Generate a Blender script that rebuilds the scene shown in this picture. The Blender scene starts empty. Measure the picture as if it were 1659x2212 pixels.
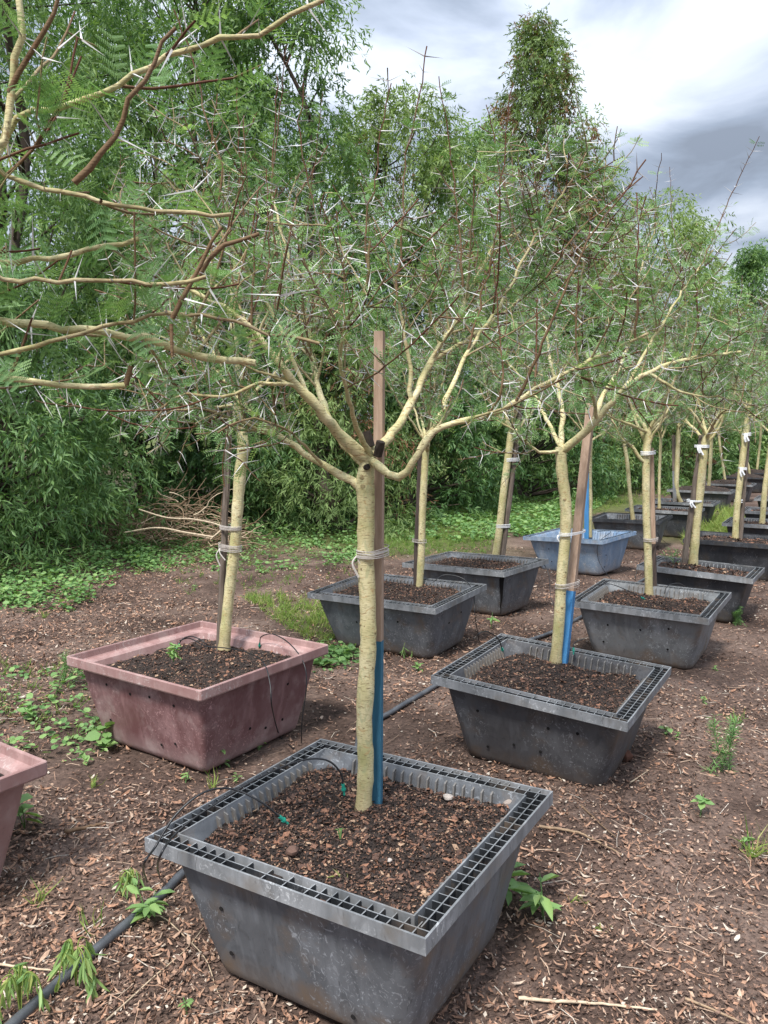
import bpy, math, random
import numpy as np
from mathutils import Matrix, Vector
R = np.random.default_rng(7)
random.seed(7)
C = bpy.context.scene.collection
S = bpy.context.scene

# ------------------------------------------------------------------ camera, world, sun, exposure
PITCH, ROLL, F, H = math.radians(5.874), math.radians(0.296), 3085.3*0.54216, 1.6
cf = np.array([0, math.cos(PITCH), -math.sin(PITCH)]); cu = np.array([0, math.sin(PITCH), math.cos(PITCH)]); cr = np.array([1., 0, 0])
CR = math.cos(ROLL)*cr+math.sin(ROLL)*cu; CU = -math.sin(ROLL)*cr+math.cos(ROLL)*cu
cam = bpy.data.cameras.new('camera'); co = bpy.data.objects.new('camera', cam); C.objects.link(co)
M4 = Matrix.Identity(4)
for i in range(3):
    M4[i][0] = CR[i]; M4[i][1] = CU[i]; M4[i][2] = -cf[i]
M4[2][3] = H; co.matrix_world = M4
cam.sensor_fit = 'VERTICAL'; cam.sensor_height = 24; cam.lens = F/2212*24
cam.clip_start = 0.05; cam.clip_end = 1500
S.camera = co
S.render.resolution_x = 768; S.render.resolution_y = 1024
S.render.engine = 'CYCLES'
S.view_settings.view_transform = 'Standard'; S.view_settings.look = 'None'
S.view_settings.exposure = 1.2; S.view_settings.gamma = 1
S.view_settings.use_curve_mapping = False
S.cycles.max_bounces = 6; S.cycles.transparent_max_bounces = 4

SUN_EL, SUN_AZ = math.radians(58), math.radians(205)     # azimuth measured clockwise from +Y (north)
def dirw(px, py):                                          # ray direction through a point of the photo
    d = cf+CR*(px-829.5)/F+CU*(1106-py)/F
    return d/np.linalg.norm(d)
W = bpy.data.worlds.new('World'); S.world = W; W.use_nodes = True
nt = W.node_tree; nt.nodes.clear()
def N(t, **k):
    n = nt.nodes.new(t)
    for a, b in k.items(): setattr(n, a, b)
    return n
L = lambda a, b: nt.links.new(a, b)
def mathn(op, a, b=None, c=None):
    n = N('ShaderNodeMath', operation=op)
    for i, x in enumerate((a, b, c)):
        if x is None: continue
        if isinstance(x, (int, float)): n.inputs[i].default_value = x
        else: L(x, n.inputs[i])
    return n.outputs[0]
sky = N('ShaderNodeTexSky', sky_type='NISHITA'); sky.sun_disc = False; sky.sun_elevation = SUN_EL; sky.sun_rotation = SUN_AZ
bgs = N('ShaderNodeBackground'); bgs.inputs[1].default_value = 0.10; L(sky.outputs[0], bgs.inputs[0])
tc = N('ShaderNodeTexCoord'); sep = N('ShaderNodeSeparateXYZ'); L(tc.outputs['Generated'], sep.inputs[0])
zz = mathn('MAXIMUM', mathn('ADD', sep.outputs[2], 0.22), 0.12)
comb = N('ShaderNodeCombineXYZ'); L(mathn('DIVIDE', sep.outputs[0], zz), comb.inputs[0]); L(mathn('DIVIDE', sep.outputs[1], zz), comb.inputs[1])
n1 = N('ShaderNodeTexNoise'); n1.inputs['Scale'].default_value = 2.3; n1.inputs['Detail'].default_value = 7; n1.inputs['Roughness'].default_value = .52; n1.inputs['Distortion'].default_value = .35
mp = N('ShaderNodeMapping'); mp.inputs['Location'].default_value = (3.1, 1.7, 0); L(comb.outputs[0], mp.inputs[0]); L(mp.outputs[0], n1.inputs['Vector'])
dens = mathn('MULTIPLY', mathn('SUBTRACT', n1.outputs[0], .5), 3.4)
# individual clouds of this sky: (photo direction, angular size, thickness); thick cloud is darker
def blob(px, py, k, amp):
    v = N('ShaderNodeVectorMath', operation='DOT_PRODUCT'); L(tc.outputs['Generated'], v.inputs[0]); v.inputs[1].default_value = tuple(dirw(px, py))
    return mathn('MULTIPLY', mathn('POWER', mathn('MAXIMUM', v.outputs['Value'], 0), k), amp)
tot = dens
for b in ((1500, 360, 90, .30), (1640, 260, 160, .22), (1370, 440, 200, .16), (1380, 20, 500, .26), (1580, 10, 500, .36), (1230, 250, 90, -.12),
          (1480, 90, 300, -.42), (1290, 150, 260, -.35), (1640, 120, 500, -.2), (1620, 505, 400, -.42), (1440, 540, 600, -.28), (830, 130, 200, -.12)):
    tot = mathn('ADD', tot, blob(*b))
rp = N('ShaderNodeValToRGB'); L(mathn('ADD', tot, .42), rp.inputs[0])
el = rp.color_ramp.elements
el[0].position = .0; el[0].color = (.31, .333, .37, 1)
el[1].position = 1; el[1].color = (.10, .115, .142, 1)
e = el.new(.3); e.color = (.245, .27, .315, 1)
e = el.new(.55); e.color = (.182, .207, .252, 1)
e = el.new(.78); e.color = (.13, .152, .19, 1)
bgc = N('ShaderNodeBackground'); L(rp.outputs[0], bgc.inputs[0]); bgc.inputs[1].default_value = 1.0
# an overcast sky is brighter towards the zenith (the CIE overcast sky)
zen = mathn('ADD', mathn('MULTIPLY', mathn('POWER', mathn('MAXIMUM', sep.outputs[2], 0), 1.0), 2.3), .70)
L(zen, bgc.inputs[1])
mx = N('ShaderNodeMixShader'); mx.inputs[0].default_value = .93; L(bgs.outputs[0], mx.inputs[1]); L(bgc.outputs[0], mx.inputs[2])
wo = N('ShaderNodeOutputWorld'); L(mx.outputs[0], wo.inputs[0])
sl = bpy.data.lights.new('sun', 'SUN'); sl.energy = 2.3; sl.angle = math.radians(11); sl.color = (1, .96, .9)
so = bpy.data.objects.new('sun', sl); C.objects.link(so)
sd = Vector((math.sin(SUN_AZ)*math.cos(SUN_EL), math.cos(SUN_AZ)*math.cos(SUN_EL), math.sin(SUN_EL)))
so.rotation_euler = sd.to_track_quat('Z', 'Y').to_euler(); so.location = sd*30

# ------------------------------------------------------------------ helpers
def at(px, py, y):                                         # world point at depth y in the direction of a photo point (1659 x 2212)
    d = dirw(px, py); return np.array([0, 0, H])+d*(y/d[1])
def ground_at(px, py, z=0.):
    d = dirw(px, py); t = (z-H)/d[2]; return np.array([0, 0, H])+d*t
def projD(P):
    d = P-np.array([0, 0, H]); z = d@cf
    return np.stack([829.5+F*(d@CR)/z, 1106-F*(d@CU)/z], -1), z
def vnoise(x, y, s=1., seed=0):                            # smooth value noise, 0..1
    x = np.asarray(x)*s+seed*17.3; y = np.asarray(y)*s+seed*9.1
    xi = np.floor(x); yi = np.floor(y); fx = x-xi; fy = y-yi; fx = fx*fx*(3-2*fx); fy = fy*fy*(3-2*fy)
    h = lambda a, b: np.abs(np.modf(np.sin(a*127.1+b*311.7+seed*3.3)*43758.5453)[0])
    return (h(xi, yi)*(1-fx)+h(xi+1, yi)*fx)*(1-fy)+(h(xi, yi+1)*(1-fx)+h(xi+1, yi+1)*fx)*fy
def gz(x, y):                                              # terrain height
    x = np.asarray(x, float); y = np.asarray(y, float)
    s = (y-1.6*x-8)/1.89
    z = .035*np.maximum(0, s-3)+np.maximum(0, y-26)*.012*0
    z = np.minimum(z, 3+0*z)
    z = z+(vnoise(x, y, .9, 1)-.5)*.03+(vnoise(x, y, 3.1, 2)-.5)*.012
    for cx, cy, a, r in ((-.98, 4.07, -.055, 1.0), (-1.9, 2.5, -.05, .8), (-.06, 2.29, -.03, .9)):
        z = z+a*np.exp(-(((x-cx)**2+(y-cy)**2)/r**2)**2)
    return z

class Acc:
    def __init__(s): s.v = []; s.f = []; s.m = []; s.t = []; s.n = 0
    def add(s, V, Fc, tint=.5, mat=0):                     # V (n,3), Fc (m,k)
        V = np.asarray(V, float); Fc = np.asarray(Fc, np.int64)
        s.v.append(V); s.f.append(Fc+s.n); s.m.append(np.full(len(Fc), mat, np.int32) if np.isscalar(mat) else mat)
        s.t.append(np.full(len(V), tint) if np.isscalar(tint) else np.asarray(tint)); s.n += len(V)
    def batch(s, TV, TF, O, FR, SC, tint=.5, mat=0):
        TV = np.asarray(TV, float); TF = np.asarray(TF); O = np.asarray(O, float); n = len(O)
        if n == 0: return
        SC = np.asarray(SC, float)
        if SC.ndim == 1: SC = SC[:, None]*np.ones(3)
        V = (TV[None]*SC[:, None, :])
        V = np.einsum('nij,nkj->nki', FR, V)+O[:, None, :]
        Fc = (TF[None]+(np.arange(n)*len(TV))[:, None, None]).reshape(-1, TF.shape[1])
        tint = np.full(n, tint) if np.isscalar(tint) else np.asarray(tint)
        s.add(V.reshape(-1, 3), Fc, np.repeat(tint, len(TV)), mat)
    def mesh(s, name, mats, smooth=False):
        me = bpy.data.meshes.new(name)
        if s.n:
            V = np.concatenate(s.v); nf = sum(len(f) for f in s.f)
            lp = np.concatenate([f.ravel() for f in s.f]); ln = np.concatenate([np.full(len(f), f.shape[1]) for f in s.f])
            st = np.concatenate([[0], np.cumsum(ln)[:-1]])
            me.vertices.add(len(V)); me.vertices.foreach_set('co', V.astype(np.float32).ravel())
            me.loops.add(len(lp)); me.loops.foreach_set('vertex_index', lp.astype(np.int32))
            me.polygons.add(nf); me.polygons.foreach_set('loop_start', st.astype(np.int32)); me.polygons.foreach_set('loop_total', ln.astype(np.int32))
            me.polygons.foreach_set('material_index', np.concatenate(s.m).astype(np.int32))
            me.polygons.foreach_set('use_smooth', np.full(nf, smooth))
            a = me.attributes.new('tint', 'FLOAT', 'POINT'); a.data.foreach_set('value', np.concatenate(s.t).astype(np.float32))
            me.update(); me.validate()
        for m in (mats if isinstance(mats, (list, tuple)) else [mats]): me.materials.append(m)
        return me
    def build(s, name, mats, parent=None, smooth=False, kind=None, label=None):
        o = bpy.data.objects.new(name, s.mesh(name, mats, smooth)); C.objects.link(o)
        if parent: o.parent = parent
        if kind: o['kind'] = kind
        if label: o['label'] = label
        return o
def tag(o, label, cat, group=None, kind=None):
    o['label'] = label; o['category'] = cat
    if group: o['group'] = group
    if kind: o['kind'] = kind
    return o
def empty(name, loc, label, cat, group=None, rot=(0, 0, 0)):
    o = bpy.data.objects.new(name, None); C.objects.link(o); o.location = loc; o.rotation_euler = rot; o.empty_display_size = .1
    return tag(o, label, cat, group)
BOXV = np.array([[x, y, z] for z in (-.5, .5) for y in (-.5, .5) for x in (-.5, .5)])
BOXF = np.array([[0, 2, 3, 1], [4, 5, 7, 6], [0, 1, 5, 4], [2, 6, 7, 3], [0, 4, 6, 2], [1, 3, 7, 5]])
def box(acc, c, s, tint=.5, mat=0, rz=0.):
    ca, sa = math.cos(rz), math.sin(rz); V = BOXV*np.array(s); V = np.stack([V[:, 0]*ca-V[:, 1]*sa, V[:, 0]*sa+V[:, 1]*ca, V[:, 2]], -1)
    acc.add(V+np.array(c), BOXF, tint, mat)
def tube(acc, P, r, n=6, tint=.5, mat=0, cap=True, rough=0., rng=None):
    P = np.asarray(P, float); k = len(P); r = np.full(k, r) if np.isscalar(r) else np.asarray(r, float)
    T = np.gradient(P, axis=0); T /= np.linalg.norm(T, axis=1)[:, None]+1e-12
    u = np.cross(T[0], [0.3, .2, 1.]);
    if np.linalg.norm(u) < .1: u = np.cross(T[0], [1., 0, 0])
    u /= np.linalg.norm(u); a = np.arange(n)/n*2*math.pi; V = np.empty((k, n, 3))
    for i in range(k):
        u = u-T[i]*(u@T[i]); u /= np.linalg.norm(u); w = np.cross(T[i], u)
        V[i] = P[i]+r[i]*(np.cos(a)[:, None]*u+np.sin(a)[:, None]*w)
    if rough: V += ((rng or R).random((k, n, 1))-.5)*2*rough*(V-P[:, None, :])
    i = np.arange(k-1)[:, None]*n; j = np.arange(n)[None]; j2 = (j+1) % n
    Fc = np.stack([i+j, i+j2, i+n+j2, i+n+j], -1).reshape(-1, 4)
    t = np.full(k*n, tint) if np.isscalar(tint) else np.repeat(tint, n)
    acc.add(V.reshape(-1, 3), Fc, t, mat)
    if cap:
        for e, o in ((0, 1), (k-1, -1)):
            acc.add(np.vstack([V[e], P[e]]), [[(q+1) % n, q, n] if o == 1 else [q, (q+1) % n, n] for q in range(n)], float(t[e*n]), mat)
def smooth_path(P, n=8):                                   # Catmull-Rom
    P = np.asarray(P, float)
    if len(P) < 3: return np.linspace(P[0], P[-1], n+1)
    Q = np.vstack([2*P[0]-P[1], P, 2*P[-1]-P[-2]]); out = []
    for i in range(1, len(Q)-2):
        t = np.linspace(0, 1, n, endpoint=False)[:, None]; a, b, c, d = Q[i-1], Q[i], Q[i+1], Q[i+2]
        out.append(.5*((2*b)+(c-a)*t+(2*a-5*b+4*c-d)*t**2+(-a+3*b-3*c+d)*t**3))
    return np.vstack(out+[P[-1:]])
def resample(P, step):
    P = np.asarray(P, float); d = np.r_[0, np.cumsum(np.linalg.norm(np.diff(P, axis=0), axis=1))]; n = max(2, int(d[-1]/step)+1)
    s = np.linspace(0, d[-1], n); return np.stack([np.interp(s, d, P[:, k]) for k in range(3)], -1)
def frames(X, up=None, rng=R):                             # local x along X, local z near up
    X = np.asarray(X, float); X = X/(np.linalg.norm(X, axis=1)[:, None]+1e-12)
    U = rng.normal(size=X.shape) if up is None else np.asarray(up, float)*np.ones_like(X)
    Y = np.cross(U, X); Y /= np.linalg.norm(Y, axis=1)[:, None]+1e-12; Z = np.cross(X, Y)
    return np.stack([X, Y, Z], -1)

# ------------------------------------------------------------------ materials
def newmat(name):
    m = bpy.data.materials.new(name); m.use_nodes = True; t = m.node_tree; t.nodes.clear()
    o = t.nodes.new('ShaderNodeOutputMaterial'); b = t.nodes.new('ShaderNodeBsdfPrincipled'); t.links.new(b.outputs[0], o.inputs[0]); return m, t, b, o
def ramp(t, fac, cols):
    r = t.nodes.new('ShaderNodeValToRGB'); e = r.color_ramp.elements
    while len(e) > 1: e.remove(e[-1])
    for i, (p, c) in enumerate(cols):
        q = e[0] if i == 0 else e.new(p)
        q.position = p; q.color = (*c, 1)
    if fac is not None: t.links.new(fac, r.inputs[0])
    return r.outputs[0]
def tnoise(t, scale, detail=4, stretch=(1, 1, 1), rough=.55, dist=0., coord='Object'):
    tc = t.nodes.new('ShaderNodeTexCoord'); mp = t.nodes.new('ShaderNodeMapping'); mp.inputs['Scale'].default_value = stretch
    n = t.nodes.new('ShaderNodeTexNoise'); n.inputs['Scale'].default_value = scale; n.inputs['Detail'].default_value = detail; n.inputs['Roughness'].default_value = rough; n.inputs['Distortion'].default_value = dist
    t.links.new(tc.outputs[coord], mp.inputs[0]); t.links.new(mp.outputs[0], n.inputs['Vector']); return n.outputs[0]
def mixc(t, fac, a, b, mode='MIX'):
    m = t.nodes.new('ShaderNodeMix'); m.data_type = 'RGBA'; m.blend_type = mode
    for s, x in ((0, fac), (6, a), (7, b)):
        if isinstance(x, (int, float)): m.inputs[s].default_value = x
        elif isinstance(x, tuple): m.inputs[s].default_value = (*x, 1)
        else: t.links.new(x, m.inputs[s])
    return m.outputs[2]
def mp2(t, x, a, b, c=0., d=1.):
    m = t.nodes.new('ShaderNodeMapRange'); t.links.new(x, m.inputs[0])
    for i, q in enumerate((a, b, c, d)): m.inputs[i+1].default_value = q
    return m.outputs[0]
def bump(t, b, h, s, d=.002):
    n = t.nodes.new('ShaderNodeBump'); n.inputs['Strength'].default_value = s; n.inputs['Distance'].default_value = d
    t.links.new(h, n.inputs['Height']); t.links.new(n.outputs[0], b.inputs['Normal'])
def attr(t, name='tint'):
    a = t.nodes.new('ShaderNodeAttribute'); a.attribute_name = name; return a.outputs['Fac']
def pal(name, cols, rough=.6, trans=0., spec=.3, nz=None):  # colour from the per-piece tint
    m, t, b, o = newmat(name); c = ramp(t, attr(t), cols)
    if nz: c = mixc(t, .55, c, ramp(t, tnoise(t, nz, 3), [(.3, (.45, .45, .45)), (.7, (1.5, 1.5, 1.5))]), 'MULTIPLY')
    t.links.new(c, b.inputs['Base Color']); b.inputs['Roughness'].default_value = rough; b.inputs['Specular IOR Level'].default_value = spec
    if trans:
        tr = t.nodes.new('ShaderNodeBsdfTranslucent'); t.links.new(mixc(t, 1., c, (1.15, 1.25, .6), 'MULTIPLY'), tr.inputs[0])
        ms = t.nodes.new('ShaderNodeMixShader'); ms.inputs[0].default_value = trans
        t.links.new(b.outputs[0], ms.inputs[1]); t.links.new(tr.outputs[0], ms.inputs[2]); t.links.new(ms.outputs[0], o.inputs[0])
    return m
def plastic(name, lo, hi, dirt=(.16, .12, .09), streak=.5, pf=.72):
    m, t, b, o = newmat(name)
    n = tnoise(t, 5, 5, (1, 1, .7), .6, .6); c = ramp(t, n, [(.35, lo), (.66, hi)])
    pt = tnoise(t, 8, 3, (1, 1, .6), .5, 1.2); c = mixc(t, mp2(t, pt, .50, .54, 0, .45), c, tuple(x*pf for x in lo))
    st = tnoise(t, 16, 4, (1, 1, .10), .6); c = mixc(t, mp2(t, st, .52, .72, 0, streak), c, tuple(x*1.55 for x in hi))
    sc = tnoise(t, 60, 2, (1, 1, .35), .5, 1.0); c = mixc(t, mp2(t, sc, .66, .72, 0, .5), c, tuple(x*.45 for x in lo))
    tcn = t.nodes.new('ShaderNodeTexCoord'); sp = t.nodes.new('ShaderNodeSeparateXYZ'); t.links.new(tcn.outputs['Object'], sp.inputs[0])
    mud = t.nodes.new('ShaderNodeMath'); mud.operation = 'ADD'; t.links.new(mp2(t, sp.outputs[2], 0, .14, .75, 0), mud.inputs[0]); t.links.new(mp2(t, tnoise(t, 9, 5), .5, .8, -.1, .9), mud.inputs[1])
    mud.use_clamp = True
    c = mixc(t, mud.outputs[0], c, dirt)
    sf = tnoise(t, 38, 5, (1, 1, .8), .75, 2.0); sm = tnoise(t, 3.2, 2); sa = t.nodes.new('ShaderNodeMath'); sa.operation = 'MULTIPLY'; t.links.new(mp2(t, sf, .56, .62, 0, .75), sa.inputs[0]); t.links.new(mp2(t, sm, .50, .60), sa.inputs[1]); c = mixc(t, sa.outputs[0], c, tuple(min(.6, x*1.9+.05) for x in hi))
    t.links.new(c, b.inputs['Base Color']); t.links.new(mp2(t, n, .3, .7, .5, .72), b.inputs['Roughness']); b.inputs['Specular IOR Level'].default_value = .35
    bump(t, b, sc, .35, .002); return m
M = {}
M['ground'], t, b, o = newmat('ground')
n = tnoise(t, 1.3, 6, rough=.65); f = tnoise(t, 45, 5, rough=.7)
c = ramp(t, n, [(.36, (.055, .037, .030)), (.5, (.11, .076, .062)), (.66, (.19, .137, .113))])
c = mixc(t, .75, c, ramp(t, f, [(.32, (.35, .33, .32)), (.5, (.95, .95, .95)), (.7, (1.8, 1.7, 1.6))]), 'MULTIPLY')
gcol = ramp(t, tnoise(t, 9, 5), [(.3, (.05, .075, .02)), (.55, (.11, .14, .04)), (.75, (.2, .2, .07))])
c = mixc(t, attr(t), c, gcol)
t.links.new(c, b.inputs['Base Color']); b.inputs['Roughness'].default_value = .95; b.inputs['Specular IOR Level'].default_value = .15; bump(t, b, f, .8, .012)
M['soil'], t, b, o = newmat('soil')
f = tnoise(t, 60, 5, rough=.75); c = ramp(t, f, [(.33, (.010, .007, .006)), (.5, (.028, .018, .014)), (.7, (.085, .055, .04))])
t.links.new(c, b.inputs['Base Color']); b.inputs['Roughness'].default_value = .9; bump(t, b, f, .9, .012)
M['litter'] = pal('litter', [(0, (.035, .024, .019)), (.3, (.11, .072, .056)), (.5, (.23, .15, .115)), (.64, (.36, .20, .13)), (.78, (.47, .33, .24)), (.9, (.55, .48, .40)), (1, (.68, .63, .56))], .8, .0, .2, 90)
M['chips'] = pal('chips', [(0, (.016, .012, .011)), (.35, (.05, .034, .028)), (.6, (.13, .072, .052)), (.8, (.25, .125, .078)), (.93, (.36, .24, .16)), (1, (.46, .42, .37))], .75, .0, .3, 120)
M['grey'] = plastic('grey_plastic', (.10, .108, .12), (.155, .166, .183))
M['grey_light'] = plastic('pale_grey_plastic', (.15, .158, .165), (.215, .225, .235))
M['grey_dark'] = plastic('dark_grey_plastic', (.062, .062, .067), (.10, .103, .112), (.10, .075, .058), .3)
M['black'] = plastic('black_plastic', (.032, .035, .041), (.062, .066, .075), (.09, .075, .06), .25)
M['blue'] = plastic('blue_plastic', (.19, .29, .44), (.34, .41, .50), (.27, .25, .24), .5, .9)
M['red'] = plastic('red_plastic', (.165, .075, .078), (.275, .165, .165), (.40, .30, .29), .5, .95)
M['pink'] = plastic('pink_plastic', (.29, .165, .155), (.39, .26, .245), (.40, .30, .28), .4, .95)
M['rim_grey'] = plastic('rim_grey', (.15, .16, .17), (.27, .28, .295), (.17, .15, .13), .4)
M['grille_side'] = plastic('shaded_grille_plastic', (.014, .016, .019), (.03, .033, .038))  # same tub plastic, with the shade inside the grille cells painted into its colour
M['hole'], t, b, o = newmat('hole'); b.inputs['Base Color'].default_value = (.006, .005, .005, 1); b.inputs['Roughness'].default_value = 1
M['water'], t, b, o = newmat('water'); b.inputs['Base Color'].default_value = (.03, .03, .02, 1); b.inputs['Roughness'].default_value = .05
def bark_mat(name, cols, brown):                            # tint: 0 thick pale bark .. 1 thin red brown twig
    m, t, b, o = newmat(name)
    n = tnoise(t, 14, 4, (1, 1, .5)); c = ramp(t, n, cols)
    cr_ = tnoise(t, 90, 3, (.5, .5, 2.6), .6, .4); c = mixc(t, mp2(t, cr_, .54, .68, 0, .6), c, (.21, .17, .07))
    sp = tnoise(t, 55, 2, (1, 1, .8)); c = mixc(t, mp2(t, sp, .68, .72, 0, .85), c, (.10, .055, .02))
    lb = tnoise(t, 26, 5, (1.2, 1.2, .55), .7, .8); c = mixc(t, mp2(t, lb, .53, .60, 0, .5), c, (.33, .36, .20))
    pe = tnoise(t, 34, 4, (.8, .8, 1.6), .6, 1.4); c = mixc(t, mp2(t, pe, .60, .64, 0, .6), c, (.44, .27, .12))
    li = tnoise(t, 150, 2, (.35, .35, 2.2), .5, .2); c = mixc(t, mp2(t, li, .60, .66, 0, .7), c, (.19, .13, .06))
    tcz = t.nodes.new('ShaderNodeTexCoord'); spz = t.nodes.new('ShaderNodeSeparateXYZ'); t.links.new(tcz.outputs['Object'], spz.inputs[0])
    c = mixc(t, mp2(t, spz.outputs[2], .0, .13, .55, 0), c, (.24, .17, .08))
    c = mixc(t, attr(t), c, brown)
    t.links.new(c, b.inputs['Base Color']); b.inputs['Roughness'].default_value = .75; b.inputs['Specular IOR Level'].default_value = .25; bump(t, b, cr_, .5, .003); return m
M['bark'] = bark_mat('fever_bark', [(.3, (.40, .38, .17)), (.5, (.61, .54, .30)), (.7, (.73, .66, .42))], (.105, .042, .022))
M['stub'] = pal('stub', [(0, (.02, .016, .013)), (1, (.06, .045, .035))], .9, nz=60)
M['dark_bark'] = pal('dark_bark', [(0, (.035, .026, .02)), (1, (.13, .10, .08))], .9, nz=14)
M['thorn'] = pal('thorn', [(0, (.24, .20, .16)), (.35, (.44, .42, .41)), (1, (.78, .77, .77))], .45, 0, .4)
M['aleaf'] = pal('acacia_leaf', [(0, (.075, .17, .06)), (.5, (.19, .34, .14)), (1, (.40, .56, .25))], .6, .33, .25)
M['karee'] = pal('willow_leaf', [(0, (.05, .12, .045)), (.4, (.14, .25, .09)), (.75, (.25, .38, .135)), (1, (.38, .50, .21))], .5, .35, .35)
M['karee2'] = pal('olive_leaf', [(0, (.07, .11, .04)), (.35, (.18, .265, .095)), (.68, (.28, .38, .14)), (.80, (.22, .12, .07)), (1, (.27, .14, .085))], .6, .3, .3)
M['weed'] = pal('weed_leaf', [(0, (.08, .18, .06)), (.5, (.19, .34, .12)), (.85, (.32, .47, .17)), (1, (.45, .50, .16))], .5, .3, .35)
M['grass'] = pal('grass_blade', [(0, (.09, .18, .04)), (.5, (.18, .29, .07)), (.8, (.30, .38, .10)), (1, (.46, .42, .20))], .6, .35, .2)
M['dry'] = pal('dry_stem', [(0, (.16, .10, .06)), (.5, (.36, .26, .17)), (1, (.58, .47, .34))], .8, nz=40)
M['tube'], t, b, o = newmat('black_tube'); b.inputs['Base Color'].default_value = (.014, .015, .018, 1); b.inputs['Roughness'].default_value = .4
M['pipe'], t, b, o = newmat('poly_pipe')
c = ramp(t, tnoise(t, 12, 5), [(.35, (.05, .055, .065)), (.62, (.10, .107, .12)), (.8, (.17, .15, .13))]); t.links.new(c, b.inputs['Base Color']); b.inputs['Roughness'].default_value = .42
M['emit'], t, b, o = newmat('green_dripper'); b.inputs['Base Color'].default_value = (.01, .22, .16, 1); b.inputs['Roughness'].default_value = .4
def wood(name, a, bb, sc=9):
    m, t, b, o = newmat(name); n = tnoise(t, sc, 6, (6, 6, .5), .65, .3); c = ramp(t, n, [(.32, a), (.65, bb)])
    t.links.new(c, b.inputs['Base Color']); b.inputs['Roughness'].default_value = .8; bump(t, b, n, .5, .004); return m
M['wood'] = wood('pale_wood', (.27, .18, .125), (.43, .31, .23))
M['oldwood'] = wood('weathered_wood', (.07, .052, .042), (.20, .16, .13))
M['blackwood'] = wood('dark_wood', (.028, .02, .018), (.085, .06, .05))
M['bluepaint'] = wood('blue_paint', (.022, .10, .17), (.045, .18, .28), 6)
M['bluebright'] = wood('bright_blue_paint', (.03, .16, .38), (.07, .26, .52), 6)
M['twine'] = pal('twine', [(0, (.30, .26, .23)), (1, (.60, .56, .52))], .8)
M['strip'], t, b, o = newmat('plastic_strip'); b.inputs['Base Color'].default_value = (.78, .8, .82, 1); b.inputs['Roughness'].default_value = .35
M['stone'] = pal('stone', [(0, (.10, .045, .03)), (.5, (.25, .2, .17)), (1, (.45, .40, .36))], .9, nz=30)

# ------------------------------------------------------------------ ground
def axis(lo, hi, c, step, n):
    k = np.sinh(np.linspace(0, 1, n)*5.2)/np.sinh(5.2)
    a = np.arange(c[0], c[1], step); return np.r_[(c[0]-(c[0]-lo)*k[::-1])[:-1], a, (c[1]+(hi-c[1])*k)]
gx = axis(-400, 500, (-4, 7), .06, 40); gy = axis(-60, 700, (.8, 11), .06, 40)
X, Y = np.meshgrid(gx, gy); Z = gz(X, Y)+(vnoise(X, Y, 11, 3)-.5)*.012+(vnoise(X, Y, 26, 4)-.5)*.008
i = np.arange(len(gy)-1)[:, None]*len(gx); j = np.arange(len(gx)-1)[None]
def grassmask(x, y):
    s = (y-1.6*x-6.6)/1.89+(vnoise(x, y, .35, 8)-.5)*4
    far = np.clip((y-9.6)/1.8, 0, 1)*np.clip(s/1.3, 0, 1)*np.clip((x+2.2)/1.5, .25, 1)
    far = np.maximum(far, np.clip((y-24)/14, 0, 1))
    return np.clip(far*(.6+.8*vnoise(x, y, .8, 5)), 0, .95)
g = Acc(); g.add(np.stack([X, Y, Z], -1).reshape(-1, 3), np.stack([i+j, i+j+1, i+j+1+len(gx), i+j+len(gx)], -1).reshape(-1, 4), grassmask(X, Y).ravel())
g.build('ground', M['ground'], smooth=True, kind='structure')

# ------------------------------------------------------------------ planters
def rr(a, b, r, n=5, z=0.):                                 # rounded rectangle loop
    P = []
    for cx, cy, s in ((1, 1, 0), (-1, 1, 1), (-1, -1, 2), (1, -1, 3)):
        for k in range(n):
            t = (s+k/(n-1))*math.pi/2; P.append((cx*(a/2-r)+r*math.cos(t), cy*(b/2-r)+r*math.sin(t), z))
    return np.array(P)
def loft(acc, loops, tint=.5, mat=0, close=None):
    n = len(loops[0]); V = np.vstack(loops); i = np.arange(len(loops)-1)[:, None]*n; j = np.arange(n)[None]; j2 = (j+1) % n
    acc.add(V, np.stack([i+j, i+j2, i+n+j2, i+n+j], -1).reshape(-1, 4), tint, mat)
TA, TB, TH, TI = 1.0038, .8247, .4257, .118
TUBS = []
def frame_of(o):
    return Matrix.LocRotScale(o.location, o.rotation_euler, None)
HOLE = None; FINM = []
def hole_mesh():
    global HOLE
    if HOLE: return HOLE
    a = Acc(); t = np.arange(10)/10*2*math.pi; r1 = np.stack([np.cos(t), np.sin(t), 0*t], -1)
    loft(a, [r1*.0075+[0, 0, -.001], r1*.007+[0, 0, .0014], r1*.0055+[0, 0, .0012]])
    a.add(np.vstack([r1*.0056+[0, 0, .0011]]), [list(range(10))]); HOLE = a.mesh('drain_hole', M['hole']); return HOLE
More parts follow.
